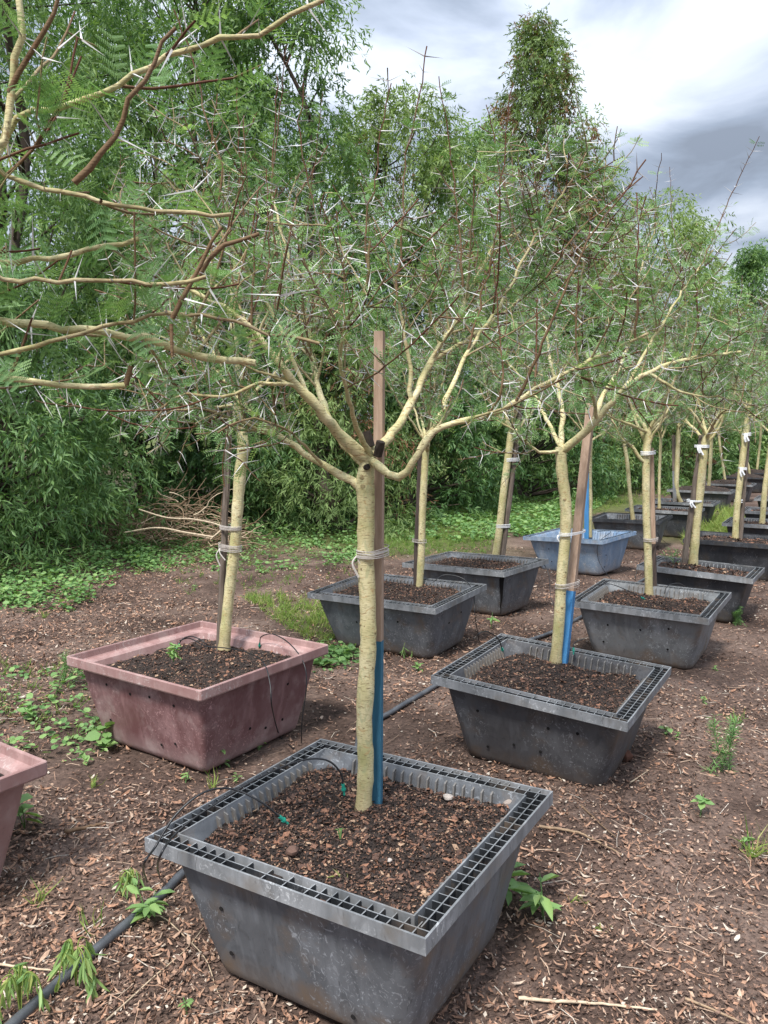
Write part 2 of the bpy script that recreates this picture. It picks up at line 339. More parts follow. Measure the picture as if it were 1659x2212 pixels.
def add_holes(root, a, b, h, n_long, rows, side_list, off=.07):
    for s in side_list:
        L_ = a if s in (0, 2) else b
        for z in rows:
            for k in range(n_long):
                if random.random() < .22: continue
                u = ((k+.5)/n_long-.5)*(L_-.36)*1.05+random.uniform(-.045, .045); zz = z+random.uniform(-.03, .03)
                ins = off+(TI-off)*(1-zz/(h-.045))
                d = (b if s in (0, 2) else a)/2-ins+.001; sl = math.atan2(TI-off, h-.045)
                o = bpy.data.objects.new('drain_hole', hole_mesh()); C.objects.link(o); o.parent = root
                if s == 0: p = (u, -d, zz); nrm = Vector((0, -math.cos(sl), -math.sin(sl)))
                elif s == 1: p = (d, u, zz); nrm = Vector((math.cos(sl), 0, -math.sin(sl)))
                elif s == 2: p = (u, d, zz); nrm = Vector((0, math.cos(sl), -math.sin(sl)))
                else: p = (-d, u, zz); nrm = Vector((-math.cos(sl), 0, -math.sin(sl)))
                o.location = p; o.rotation_euler = nrm.to_track_quat('Z', 'Y').to_euler()
def tub(x, y, th, dz, da, db, tx, ty, label, body='grey', rim='rim_grey', style='grid', soil=.036, hh=TH, detail=2, wet=False, crack=False, seed=1, holes=0, mound=.012):
    a, b = TA+da, TB+db; rng = np.random.default_rng(seed)
    root = empty('planter_tub', (x, y, float(dz)+(TH-hh)), label, 'planter', 'planter tubs in the two rows', (ty, -tx, math.radians(th)))
    off = .05 if style == 'grid' else .045; rt = .035 if style == 'grid' else .03; rb = .085 if style == 'grid' else .035; zt = hh-.045
    m = Acc(); lps = []
    n = 7
    lps.append(rr(a-2*TI-.14, b-2*TI-.14, rb*.6, n, .0)); lps.append(rr(a-2*TI-.05, b-2*TI-.05, rb*.8, n, .004)); lps.append(rr(a-2*TI-.012, b-2*TI-.012, rb, n, .022))
    for k in range(9):
        t_ = k/8; ins = TI+(off-TI)*t_; z = .045+(zt-.045)*t_
        Lp = rr(a-2*ins, b-2*ins, rb+(rt-rb)*t_, n, z); Lp[:, :2] *= 1+(rng.random()-.5)*.003+.006*math.sin(t_*math.pi); lps.append(Lp)
    loft(m, lps); m.add(lps[0], [list(range(len(lps[0])))[::-1]])
    m.build('tub_body', M[body], root, smooth=True)
    r_ = Acc()
    if style == 'grid':
        w = .066; t4 = .0036; dp = .036
        def ring(ins, z0, z1, t_):
            for s in (-1, 1):
                box(r_, (0, s*(b/2-ins-t_/2), (z0+z1)/2), (a-2*ins, t_, z1-z0)); box(r_, (s*(a/2-ins-t_/2), 0, (z0+z1)/2), (t_, b-2*ins-2*t_-.0006, z1-z0))
        ring(0, hh-.042, hh, .006); ring(w, hh-.05, hh-.001, .005)
        r_.build('rim_lip', M[rim], root)
        gr = Acc(); sh = Acc()
        for s in (-1, 1):
            box(gr, (0, s*(b/2-w/2), hh-.002-dp/2), (a-2*.006, t4, dp-.001)); box(gr, (s*(a/2-w/2), 0, hh-.002-dp/2), (t4, b-w-.012, dp-.001))
        stp = .036; nx = int(round((a-.012)/stp)); ny = int(round((b-.012)/stp))
        O, SC = [], []
        for s in (-1, 1):
            for k in range(1, nx):
                if detail > 1 and s == -1 and .34 < k/nx < .6 and k % 2: continue
                xx = -(a-.012)/2+(a-.012)*k/nx; O.append((xx, s*(b/2-w/2), hh-.0032-dp/2)); SC.append((.0032, w-.008, dp-.002))
            for k in range(1, ny):
                yy = -(b-.012)/2+(b-.012)*k/ny
                if abs(yy) > b/2-w: continue
                O.append((s*(a/2-w/2), yy, hh-.0032-dp/2)); SC.append((w-.008, .0032, dp-.002))
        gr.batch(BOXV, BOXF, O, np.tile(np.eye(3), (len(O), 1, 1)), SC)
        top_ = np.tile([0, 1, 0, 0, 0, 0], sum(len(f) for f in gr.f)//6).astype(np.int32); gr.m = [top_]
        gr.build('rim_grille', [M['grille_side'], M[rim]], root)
        # sloping shelf under the grille, debris lying in some of the cells
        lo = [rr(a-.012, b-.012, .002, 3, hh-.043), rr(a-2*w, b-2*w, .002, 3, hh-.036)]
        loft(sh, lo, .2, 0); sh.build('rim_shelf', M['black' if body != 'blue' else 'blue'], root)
        if detail > 1:
            db_ = Acc(); ww = Acc()
            for k in range(nx):
                for s in (-1, 1):
                    f_ = (k+.5)/nx
                    pz = .85 if (s == -1 and .3 < f_ < .62) else .25
                    for rw in (0, 1):
                        if rng.random() < pz:
                            xx = -(a-.012)/2+(a-.012)*(k+.5)/nx; yy = s*(b/2-w*(.27+.46*rw))
                            box(db_ if not (wet and s == 1 and .25 < f_ < .5) else ww, (xx, yy, hh-.032+rng.random()*.012), (.031, .027, .010), rng.random()*.9)
            for k in range(ny):
                if rng.random() < .3: box(db_, (a/2-w*(.27+.46*(k % 2)), -(b-.012)/2+(b-.012)*(k+.5)/ny, hh-.030), (.027, .030, .01), rng.random()*.9)
            db_.build('trapped_grit', M['chips'], root, kind='stuff')
            if ww.n: ww.build('rain_water', M['water'], root, kind='stuff')
        # inner wall: rounded corner fillets and fins
        iw = Acc(); n = 7; A, B = a-2*w-.01, b-2*w-.01
        loft(iw, [rr(A, B, .004, n, hh-.004), rr(A-.004, B-.004, .012, n, hh-.012), rr(A-.012, B-.012, .09, n, hh-.035), rr(A-.03, B-.03, .10, n, hh-.06), rr(A-.08, B-.08, .10, n, hh-.14), rr(A-.12, B-.12, .1, n, hh-.17)][::-1])
        iw.build('inner_wall', M[body], root, smooth=True)
        fn = Acc(); FV = np.array([[0, 0, 0], [0, .018, -.006], [0, .022, -.03], [0, .036, -.085], [0, 0, -.085]]); FV2 = np.vstack([FV+[.0028, 0, 0], FV-[.0028, 0, 0]])
        FF = [[0, 1, 2], [0, 2, 3], [0, 3, 4], [7, 6, 5], [8, 7, 5], [9, 8, 5]]; FQ = [[0, 5, 6, 1], [1, 6, 7, 2], [2, 7, 8, 3]]
        for s in range(4):
            Ln = A if s % 2 == 0 else B; Wd = (B if s % 2 == 0 else A)/2
            for k in range(int((Ln-.2)/.034)):
                u = -(Ln-.2)/2+k*.034+.01; rz = s*math.pi/2; ca, sa = math.cos(rz), math.sin(rz); V = FV2+[u, -Wd+.001, hh-.012]
                V = np.stack([V[:, 0]*ca-V[:, 1]*sa, V[:, 0]*sa+V[:, 1]*ca, V[:, 2]], -1)
                if detail < 2: fn.add(V, FF); fn.add(V, FQ)
                else:
                    if not FINM:
                        fa = Acc(); fa.add(FV2, FF); fa.add(FV2, FQ); FINM.append(fa.mesh('wall_fin', M[rim]))
                    fo_ = bpy.data.objects.new('wall_fin', FINM[0]); C.objects.link(fo_); fo_.parent = root; fo_.rotation_euler = (0, 0, rz)
                    fo_.location = (u*ca-(-Wd+.001)*sa, u*sa+(-Wd+.001)*ca, hh-.012)
        if detail < 2: fn.build('wall_fins', M[rim], root, kind='stuff')
        ia, ib = A-.012, B-.012
    else:
        n = 7; q = .002
        loft(r_, [rr(a-2*off-.002, b-2*off-.002, .03, n, hh-.052), rr(a-.006, b-.006, .012, n, hh-.052), rr(a, b, .012, n, hh-.045), rr(a, b, .012, n, hh-.003), rr(a-.006, b-.006, .01, n, hh), rr(a-.026, b-.026, .01, n, hh), rr(a-.03, b-.03, .01, n, hh-.004),
                  rr(a-.036, b-.036, .012, n, hh-.034), rr(a-.044, b-.044, .015, n, hh-.039), rr(a-.10, b-.10, .03, n, hh-.043), rr(a-.13, b-.13, .035, n, hh-.052), rr(a-.16, b-.16, .04, n, hh-.10), rr(a-.19, b-.19, .05, n, hh-.12)])
        r_.build('rim_lip', M['pink' if body == 'red' else rim], root, smooth=False)
        ia, ib = a-.15, b-.15
    if crack:
        ck = Acc(); ins0 = off; V = []; Ks = 11
        for k in range(Ks):
            t_ = k/(Ks-1); z = zt*(1-t_)*.93+.03; ins = off+(TI-off)*(1-z/zt); rc = rb+(rt-rb)*(z/zt); cc = ins+rc*.293-.004
            wd = .020*(1-t_)**1.2+.003; jx = (random.random()-.5)*.010
            V += [(a/2-cc+(jx-wd)*.7, -(b/2-cc)+(jx-wd)*.7, z), (a/2-cc+(jx+wd)*.7, -(b/2-cc)+(jx+wd)*.7, z)]
        ck.add(V, [[2*k, 2*k+1, 2*k+3, 2*k+2] for k in range(Ks-1)]); ck.build('crack', M['hole'], root)
    if holes: add_holes(root, a, b, hh, *holes, off=off)
    # potting soil: its own top-level object, lying in the tub
    s_ = Acc(); ng = 46 if detail > 1 else 20; u = np.linspace(-1, 1, ng); U, Vv = np.meshgrid(u, u)
    def sz(u_, v_):
        lx = u_*ia/2; ly = v_*ib/2; k_ = (1-np.abs(u_)**3)*(1-np.abs(v_)**3)
        return hh-soil+mound*k_-.012+(vnoise(lx, ly, 9, seed)-.5)*.03+(vnoise(lx, ly, 30, seed+1)-.5)*.016*(detail > 1)
    i_ = np.arange(ng-1)[:, None]*ng; j_ = np.arange(ng-1)[None]
    s_.add(np.stack([U*ia/2, Vv*ib/2, sz(U, Vv)], -1).reshape(-1, 3), np.stack([i_+j_, i_+j_+1, i_+j_+1+ng, i_+j_+ng], -1).reshape(-1, 4), .3, 0)
    nc = {3: 16000, 2: 7000, 1: 1800, 0: 500}[detail]
    u = rng.uniform(-.97, .97, nc); v = rng.uniform(-.97, .97, nc); zc = sz(u, v)
    q = rng.random(nc); ln = np.where(q > .91, rng.uniform(.012, .032, nc), rng.uniform(.004, .013, nc))*(1 if detail > 1 else 1.9)
    X_ = rng.normal(size=(nc, 3))*[1, 1, .35]; Up = rng.normal(size=(nc, 3))*[.5, .5, .3]+[0, 0, 1]
    s_.batch(CHV, CHF, np.stack([u*ia/2, v*ib/2, zc+.003+rng.random(nc)*.005], -1), frames(X_, Up), np.stack([ln, ln*rng.uniform(.35, .75, nc), ln], -1), np.where(q > .91, rng.choice([.2, .5, .68, .8, .93], nc, p=[.38, .26, .18, .12, .06]), rng.random(nc)**1.35*.95), 1)
    so_ = s_.build('potting_soil', [M['soil'], M['chips']], None, smooth=False, kind='stuff')
    so_.location = root.location; so_.rotation_euler = root.rotation_euler
    tag(so_, 'dark potting soil and bark chips filling the '+label.split(' planter tub')[0].replace('square ', '')+' tub'+TUBLOC[len(TUBS)], 'soil', 'soil in the planter tubs')
    TUBS.append((root, so_, a, b, sz, ia, ib)); return root
LITV = np.array([[-.5, 0, .02], [-.2, -.5, -.06], [-.15, .5, -.04], [.2, -.42, .03], [.22, .45, .0], [.5, .05, .16]])
LITF = np.array([[0, 1, 3, 2], [2, 3, 5, 4]])
CHV = np.array([[-.5, -.1, .02], [.1, -.5, -.03], [.5, .1, .12], [-.1, .5, .0]]); CHF = np.array([[0, 1, 2, 3]])
TUBLOC = [' nearest the camera', ' second in the right row', ' third in the right row', ' fourth in the right row', ' right of the grassy gap', ' below the right edge trees', ' at the far right', ' last in the right row',
          ' at the left', ' behind the nearest trunk', ' with the split corner', ' behind the leaning stake', ' just behind the blue tub', ' at the edge of the grass', ' left of the double tub', ' with two trunks over it', ' behind it', ' near the end', ' at the end of the row', ' at the left border']
tub(-.061, 2.287, -31.3, -.001, -.069, .054, .025, -.002, 'square slate grey planter tub nearest the camera with grille rim', 'grey', 'rim_grey', detail=3, wet=True, soil=.040, mound=.004, seed=11, holes=(3, (.10, .26), (0,)), hh=.445)
tub(.842, 3.764, -31.9, 0, -.064, .015, -.043, .027, 'dark brownish grey planter tub under the leaning blue and wood stake, whitish scuffs on it', 'grey_dark', 'rim_grey', seed=12, holes=(4, (.12, .3), (0,)), soil=.06)
tub(1.955, 5.552, -33.5, -.002, -.056, -.023, 0, .049, 'pale grey planter tub with grille rim, behind the one with the blue stake', 'grey_light', 'rim_grey', seed=13, holes=(3, (.16, .28), (0,)), soil=.06)
tub(2.823, 6.829, -32, -.001, -.067, .005, -.031, -.031, 'charcoal planter tub with a feathery weed in front of it', 'black', 'rim_grey', seed=14, detail=1)
tub(4.02, 8.75, -31, 0, .0, .1, 0, 0, 'long black planter tub half cut by the right edge, ribboned tree in it', 'black', 'black', seed=15, detail=1)
tub(5.15, 10.35, -31, 0, 0, .05, 0, 0, 'black planter tub at the right edge behind the long black one', 'black', 'rim_grey', seed=16, detail=1)
tub(6.15, 12.0, -31, 0, 0, 0, 0, 0, 'black planter tub far along the right row, cut by the frame', 'black', 'rim_grey', seed=17, detail=1)
tub(7.45, 14.3, -31, 0, 0, 0, 0, 0, 'farthest planter tub of the right row, only its left corner in view', 'black', 'rim_grey', seed=18, detail=0)
tub(-.979, 4.069, -34.1, .003, .012, .117, .009, .002, 'dusty red planter tub with a plain rim and rows of small holes', 'red', 'pink', 'plain', .075, TH+.05, seed=21, holes=(4, (.12, .33), (0, 1)))
tub(.123, 5.783, -33.8, .001, .114, -.049, .022, .056, 'mid grey planter tub behind the nearest pale trunk', 'grey', 'rim_grey', seed=22, holes=(2, (.25,), (0, 1)))
tub(.858, 7.05, -41.3, .001, .113, -.078, .042, .034, 'grey planter tub with a split front corner', 'grey', 'rim_grey', seed=23, detail=2, crack=True)
tub(2.325, 9.029, -44.5, 0, .035, -.033, .052, .046, 'faded blue planter tub, the only blue one', 'blue', 'blue', seed=24, detail=1, holes=(3, (.12, .26), (0, 1)), soil=.11)
tub(3.515, 10.948, -31.8, 0, -.018, -.008, .018, .023, 'grey planter tub directly behind the blue one', 'grey', 'black', seed=25, detail=1, soil=.08)
tub(4.45, 12.2, -31, 0, .05, .0, 0, 0, 'dark planter tub behind the blue and grey pair, yellow grass at its foot', 'black', 'rim_grey', seed=26, detail=1, soil=.03)
tub(5.3, 13.6, -31, 0, .05, 0, 0, 0, 'dark planter tub far back holding a trunk that bends at its base', 'black', 'rim_grey', seed=27, detail=0)
tub(6.75, 16.4, -31, 0, .25, .1, 0, 0, 'long grey planter tub far back heaped with dark soil', 'grey_dark', 'rim_grey', seed=28, detail=0, soil=.0, mound=.09)
tub(8.3, 18.6, -31, 0, .1, .1, 0, 0, 'distant grey planter tub heaped with black soil', 'grey_dark', 'rim_grey', seed=29, detail=0, soil=.0, mound=.09)
tub(10.1, 21.6, -31, 0, .1, .1, 0, 0, 'distant dark planter tub below the two crossing trunks', 'black', 'black', seed=30, detail=0, soil=.0, mound=.09)
tub(11.6, 24.1, -31, 0, .1, .1, 0, 0, 'farthest planter tub of the left row', 'black', 'black', seed=31, detail=0, soil=.0, mound=.09)
tub(-1.87, 2.56, -34, 0, .0, .1, 0, 0, 'weathered pink planter tub cut by the left edge', 'pink', 'pink', 'plain', .06, TH+.05, seed=32)

# ------------------------------------------------------------------ thorn trees
def zig(p, d, ln, rng, step=.035, up=.06, wob=.20):
    n = max(2, int(ln/step)); P = [p]; d = d/np.linalg.norm(d)
    for k in range(n):
        d = d+rng.normal(size=3)*wob*.5+np.array([0, 0, up]); d /= np.linalg.norm(d); P.append(P[-1]+d*step)
    return np.array(P)
# templates: thorn (3-sided cone along x), bipinnate leaves of three qualities
THV = np.array([[0, .02, 0], [0, -.01, .018], [0, -.01, -.018], [1, 0, 0], [.5, .035, 0]]); THV = np.array([[0, .032, 0], [0, -.016, .028], [0, -.016, -.028], [1, 0, .02]]); THF = np.array([[0, 1, 3], [1, 2, 3], [2, 0, 3]])
def leaf_tpl(npair, lf, pl=.36, pw=.085):
    V, Q = [], []
    def quad(a, b, c, d): k = len(V); V.extend([a, b, c, d]); Q.append([k, k+1, k+2, k+3])
    quad((0, -.008, 0), (1, -.004, -.12), (1, .004, -.12), (0, .008, 0))
    for i_ in range(npair):
        t_ = .22+.78*i_/(npair-1); z0 = -.12*t_*t_; l = pl*(1-.45*abs(t_-.55))
        for s in (-1, 1):
            dx, dy = .42, s*.9; tipz = z0+.05
            if lf == 0:
                w = pw
                quad((t_, 0, z0), (t_+dx*l*.5+w*.6, s*l*.45, z0+.04), (t_+dx*l, dy*l, tipz), (t_+dx*l*.5-w*.6, s*l*.45, z0+.04))
            else:
                for k in range(lf):
                    u_ = (k+.6)/lf*l; cx, cy, cz = t_+dx*u_, dy*u_, z0+.05*u_/l; q = .066*(1-.45*u_/l); ww = l/lf*.33
                    for e_ in (-1, 1):
                        ex, ey = e_*.95*q, -e_*s*.3*q
                        quad((cx-ww*dx, cy-ww*dy, cz), (cx+ex-ww*dx, cy+ey-ww*dy, cz+.012), (cx+ex+ww*dx*.6, cy+ey+ww*dy*.6, cz+.012), (cx+ww*dx, cy+ww*dy, cz))
    return np.array(V), np.array(Q)
LEAF_N = leaf_tpl(5, 10, .48); LEAF_M = leaf_tpl(5, 0, .42, .12); LEAF_F = leaf_tpl(3, 0, .55, .2)
def to_tri(T):                                             # one tapered triangle per pinna
    Q = T[1][1:]; V = T[0]; out = np.stack([V[Q[:, 0]], V[Q[:, 1]]*1.0, V[Q[:, 2]]], 1); wdn = V[Q[:, 1]]-V[Q[:, 3]]; out[:, 1] = (V[Q[:, 1]]+V[Q[:, 3]])/2+wdn*.75; out[:, 0] -= wdn*.2; return out.reshape(-1, 3), np.arange(len(Q)*3).reshape(-1, 3)
LEAF_T = to_tri(LEAF_M); LEAF_FT = to_tri(LEAF_F)
def mk_tree(name, label, base, trunk, limbs, rng, q=1, dens=1., leafs=(.026, .042), thl=(.034, .072), nparts=0, leafparts=0, stubs=(), twig=1., fill=True, leaders=()):
    """trunk: (pts, radii); limbs: list of (pts, r0, r1)"""
    root = empty('thorn_tree', tuple(base), label, 'tree', 'young thorn trees in tubs')
    B0 = np.array(base, float); acc = Acc(); sides = {2: 12, 1: 8, 0: 5}[q]
    P = smooth_path(trunk[0], 6); r = np.interp(np.linspace(0, 1, len(P)), np.linspace(0, 1, len(trunk[1])), trunk[1])
    r = r*(1+.025*np.sin(np.arange(len(P))*1.9)+.03*rng.normal(size=len(P)))
    r[0] *= 1.2
    tube(acc, P-B0, r, 16 if q == 2 else sides, 0., 0, rough=.02, rng=rng)
    for k in range(0 if q < 1 else 9):                        # pruning scars as low oval swellings
        ii = rng.integers(2, len(P)-2); a_ = rng.random()*6.28; d_ = np.array([math.cos(a_), math.sin(a_), 0]); 
        ring_ = [P[ii]-B0+d_*(r[ii]*.9+.004*h_) for h_ in (0, 1)]
        tube(acc, ring_, [r[ii]*.34, r[ii]*.2], 8, .45, 0)
    acc.build('trunk', M['bark'], root, smooth=True)
    for sp, d_, rr_, ln_ in stubs:
        a2 = Acc(); tube(a2, [np.array(sp)-B0, np.array(sp)+np.array(d_)*ln_*.6-B0, np.array(sp)+np.array(d_)*ln_-B0], [rr_, rr_*1.05, rr_*.95], 10, .5, 0, rough=.12, rng=rng)
        a2.build('dead_stub', M['stub'], root)
    nodesP, nodesD, nodesR = [], [], []; curw = [1.]
    def tint_of(rad): return np.clip((.0055-np.asarray(rad))/.0035, 0, 1)
    for (pts, r0, r1) in list(limbs)+list(leaders):
        acc = Acc(); Pm = resample(smooth_path(pts, 8), .035)
        lead = any(pts is l_[0] for l_ in leaders)
        Pm[1:-1] += rng.normal(size=Pm[1:-1].shape)*.0028
        n = len(Pm); rad = r1+(r0-r1)*(1-np.linspace(0, 1, n))**1.5; rad = rad*(1+.22*rng.random(n)**3)
        tube(acc, Pm-B0, rad, sides, tint_of(rad) if not lead else np.maximum(tint_of(rad), .85), 0, rough=.04, rng=rng)
        lens = n*.035; curw[0] = .22 if lead else 1.
        def nodes(Q, start):
            for k in range(start, len(Q)-1):
                nodesP.append(Q[k]); nodesD.append(Q[min(k+1, len(Q)-1)]-Q[k-1]); nodesR.append(curw[0])
        nodes(Pm, 1 if lead else int(n*.45))
        for l2 in range(int((lens*14*twig if not lead else lens*2.2)*(1 if fill else .8))):
            t_ = rng.uniform(.26 if not lead else .1, 1)**.85; k = min(n-2, int(t_*(n-1))); d0 = Pm[k+1]-Pm[k]; d0 /= np.linalg.norm(d0)
            side = rng.normal(size=3)*[1, 1, .8]; side -= d0*(side@d0); side /= np.linalg.norm(side)
            d = d0*.55+side*.9+np.array([0, 0, .28]); ln2 = rng.uniform(.12, .56)*(1.1-.45*t_) if not lead else rng.uniform(.05, .14)
            Q = zig(Pm[k], d, ln2, rng, up=.05, wob=.13); ra = np.linspace(min(rad[k]*.62, .0052), .0021, len(Q))
            tube(acc, Q-B0, ra, 4, np.clip(tint_of(ra)+rng.uniform(-.2, .3), 0, 1), 0, cap=False); nodes(Q, 1)
            if lead: continue
            for l3 in range(int(ln2*11*twig)):
                k3 = rng.integers(1, len(Q)-1) if len(Q) > 2 else 0; d1 = Q[k3+1]-Q[k3]; d1 /= np.linalg.norm(d1)
                s3 = rng.normal(size=3); s3 -= d1*(s3@d1); s3 /= np.linalg.norm(s3)
                Q3 = zig(Q[k3], d1*.5+s3+np.array([0, 0, .15]), rng.uniform(.05, .24), rng, up=.03, wob=.3)
                ra = np.linspace(.0026, .0016, len(Q3)); tube(acc, Q3-B0, ra, 3, np.clip(.7+rng.uniform(-.4, .3), 0, 1), 0, cap=False); nodes(Q3, 1)
        acc.build('branch', M['bark'], root, smooth=True)
    NP = np.array(nodesP); ND = np.array(nodesD); nn = len(NP)
    # leaves
    NW = np.array(nodesR); rep = 5
    P_ = np.repeat(NP, rep, 0); D_ = np.repeat(ND, rep, 0); D_ /= np.linalg.norm(D_, axis=1)[:, None]+1e-9
    kn = (rng.random(nn) < .5*NW)*1.; nt_ = np.clip(rng.normal(.5, .27, nn), 0, 1); keep = rng.random(len(P_)) < np.repeat(kn, rep)*min(1, dens); P_ = P_[keep]; D_ = D_[keep]; nt_ = np.repeat(nt_, rep)[keep]
    s_ = rng.normal(size=P_.shape); s_ -= D_*(s_*D_).sum(1)[:, None]; s_ /= np.linalg.norm(s_, axis=1)[:, None]
    X_ = s_+D_*.4+[0, 0, -.05]; FR = frames(X_, rng.normal(size=P_.shape)*.5+[0, 0, 1]); sc = rng.uniform(*leafs, len(P_)); ti = np.clip(nt_+rng.normal(0, .10, len(P_)), 0, 1)
    T_ = {2: LEAF_N if leafparts else LEAF_T, 1: LEAF_T, 0: LEAF_FT}[q]
    lo = 0
    if leafparts:
        order = np.argsort(-sc/np.linalg.norm(P_-[0, 0, H], axis=1)*(projD(P_)[0][:, 0] > -40)); me = []
        for k_ in range(3):
            a_ = Acc(); a_.add(T_[0]*[1, 1+.1*k_, 1], T_[1], .3+.2*k_); me.append(a_.mesh('leaf', M['aleaf']))
        for k in order[:leafparts]:
            o = bpy.data.objects.new('leaf', me[k % 3]); C.objects.link(o); o.parent = root
            m_ = Matrix.Identity(4)
            for a_ in range(3):
                for b_ in range(3): m_[a_][b_] = FR[k][a_][b_]*sc[k]
                m_[a_][3] = P_[k][a_]-B0[a_]
            o.matrix_local = m_
        order = order[leafparts:]; P_, FR, sc, ti = P_[order], FR[order], sc[order], ti[order]
    fo = Acc(); fo.batch(T_[0], T_[1], P_-B0, FR, sc, ti); fo.build('foliage', M['aleaf'], root, kind='stuff')
    # thorns in pairs
    kp = rng.random(nn) < ((.33 if leafparts else 1.) if q else .6); TP = NP[kp]; TD = ND[kp]; TD = TD/(np.linalg.norm(TD, axis=1)[:, None]+1e-9); m = len(TP)
    s_ = rng.normal(size=TP.shape); s_ -= TD*(s_*TD).sum(1)[:, None]; s_ /= np.linalg.norm(s_, axis=1)[:, None]; w_ = np.cross(TD, s_)
    tl = rng.uniform(*thl, m)*np.where(rng.random(m) < .3, .5, 1); FRt = np.stack([TD, s_, w_], -1)   # local x along the twig, y across
    PV, PF = [], []
    for s in (-1, 1):
        X0 = np.array([.25, s*1., .12]); X0 /= np.linalg.norm(X0); f3 = frames(X0[None], [0, 0, 1])[0]; PF += [[k+len(PV) for k in f] for f in THF]; PV += list((f3@THV.T).T)
    PV = np.array(PV); PF = np.array(PF); thick = 1.0
    if nparts:
        order = np.argsort(-tl/np.linalg.norm(TP-[0, 0, H], axis=1)); a_ = Acc(); a_.add(PV, PF, .7); me = a_.mesh('thorn_pair', M['thorn'])
        for k in order[:nparts]:
            o = bpy.data.objects.new('thorn_pair', me); C.objects.link(o); o.parent = root; m_ = Matrix.Identity(4)
            for a_ in range(3):
                for b_ in range(3): m_[a_][b_] = FRt[k][a_][b_]*tl[k]
                m_[a_][3] = TP[k][a_]-B0[a_]
            o.matrix_local = m_
        order = order[nparts:]; TP, FRt, tl = TP[order], FRt[order], tl[order]
    if len(TP):
        th = Acc(); th.batch(PV, PF, TP-B0, FRt, tl, rng.random(len(TP))); th.build('small_thorns', M['thorn'], root, kind='stuff')
    return root
def auto_limbs(top, rng, n=7, spread=.75, rise=.75, r0=.012):
    out = []
    for k in range(n):
        a_ = (k+rng.uniform(-.3, .3))/n*2*math.pi; e_ = rng.uniform(.25, 1.1) if k % 3 else 1.3; ln = rng.uniform(.75, 1.25)
        d = np.array([math.cos(a_)*math.cos(e_)*spread, math.sin(a_)*math.cos(e_)*spread, math.sin(e_)*rise]); d = d/np.linalg.norm(d)*ln
        st = np.array(top)-[0, 0, rng.uniform(0, .12)]; mid = st+d*.5+np.array([0, 0, -.06])+rng.normal(size=3)*.05
        out.append(([st, mid, st+d+rng.normal(size=3)*.05], r0*rng.uniform(.7, 1.1), .003))
    return out
def leaders_for(limbs, rng, n, ln=(.3, .75)):
    n = int(n*2.2)
    out = []
    for k in range(n):
        pts = limbs[rng.integers(len(limbs))][0]; t_ = rng.uniform(.4, 1.); P = smooth_path(pts, 8); p = P[min(len(P)-1, int(t_*len(P)))]
        d = np.array([rng.normal()*.22, rng.normal()*.22, 1.]); out.append(([p, p+d*rng.uniform(*ln)*.5+rng.normal(size=3)*.03, p+d*rng.uniform(*ln)], .0035, .0015))
    return out
TS = TH-.045                                               # soil level
def path(pts, y0, dys=None):
    return [at(p[0], p[1], y0+(p[2] if len(p) > 2 else 0)) for p in pts]
# --- the main tree
rng = np.random.default_rng(101); yb = 2.41
tr = path([(785, 1752), (790, 1650), (787, 1550), (795, 1400), (794, 1300), (790, 1200), (791, 1100), (789, 1040), (795, 990)], yb)
limbs = [
 (path([(778, 1052), (700, 1006, .03), (640, 965, .05), (580, 920, .08), (525, 872, .1), (500, 840, .12), (462, 795, .14)], yb), .0135, .005),
 (path([(795, 992), (740, 948, -.04), (700, 900, -.1), (640, 832, -.15), (600, 782, -.18), (560, 730, -.2), (520, 688, -.22), (440, 640, -.22), (385, 612, -.22)], yb), .021, .005),
 (path([(785, 1000), (752, 965, .06), (715, 915, .15), (690, 850, .25), (672, 760, .35), (650, 640, .42), (610, 510, .45), (585, 420, .5)], yb), .015, .004),
 (path([(800, 985), (850, 935, .1), (890, 868, .2), (932, 780, .3), (985, 690, .4), (1030, 600, .45), (1080, 520, .5), (1180, 490, .5), (1260, 450, .5)], yb), .016, .004),
 (path([(800, 992), (818, 1003, -.04), (840, 1025, -.08), (870, 1028, -.1), (905, 975, -.12), (935, 932, -.12), (990, 912, -.14), (1060, 896, -.16), (1115, 866, -.18), (1190, 825, -.2), (1290, 770, -.2), (1400, 720, -.2)], yb), .013, .004),
 (path([(905, 975, -.12), (940, 915, -.05), (975, 840, .02), (1010, 760, .1), (1080, 660, .15), (1130, 560, .2), (1180, 470, .25), (1260, 350, .3)], yb), .009, .003),
 (path([(805, 990), (775, 930, -.1), (752, 860, -.22), (735, 780, -.3), (745, 700, -.35), (790, 620, -.38), (800, 520, -.4)], yb), .009, .003),
 (path([(700, 900, -.1), (660, 840, .0), (600, 700, .0), (520, 560, .0), (440, 470, .05), (350, 380, .1)], yb), .008, .003),
 (path([(640, 832, -.15), (560, 830, -.2), (480, 860, -.22), (400, 850, -.2), (330, 890, -.2)], yb), .006, .003),
 (path([(640, 965, .05), (560, 925, .0), (480, 898, -.03), (410, 882, -.05), (330, 905, -.05)], yb), .006, .0025),
 (path([(580, 920, .08), (500, 905, .1), (430, 892, .14), (350, 888, .18)], yb), .005, .0025),
 (path([(525, 872, .1), (450, 878, .12), (380, 856, .15), (300, 850, .2)], yb), .005, .0025),
 (path([(700, 1006, .03), (620, 930, -.12), (540, 905, -.2), (470, 935, -.25)], yb), .005, .0025),
 (path([(890, 868, .2), (880, 760, .2), (860, 650, .2), (850, 560, .22), (870, 470, .25)], yb), .008, .003),
 (path([(932, 780, .3), (1030, 720, .45), (1130, 640, .5), (1240, 560, .6), (1330, 470, .6)], yb), .008, .003),
]
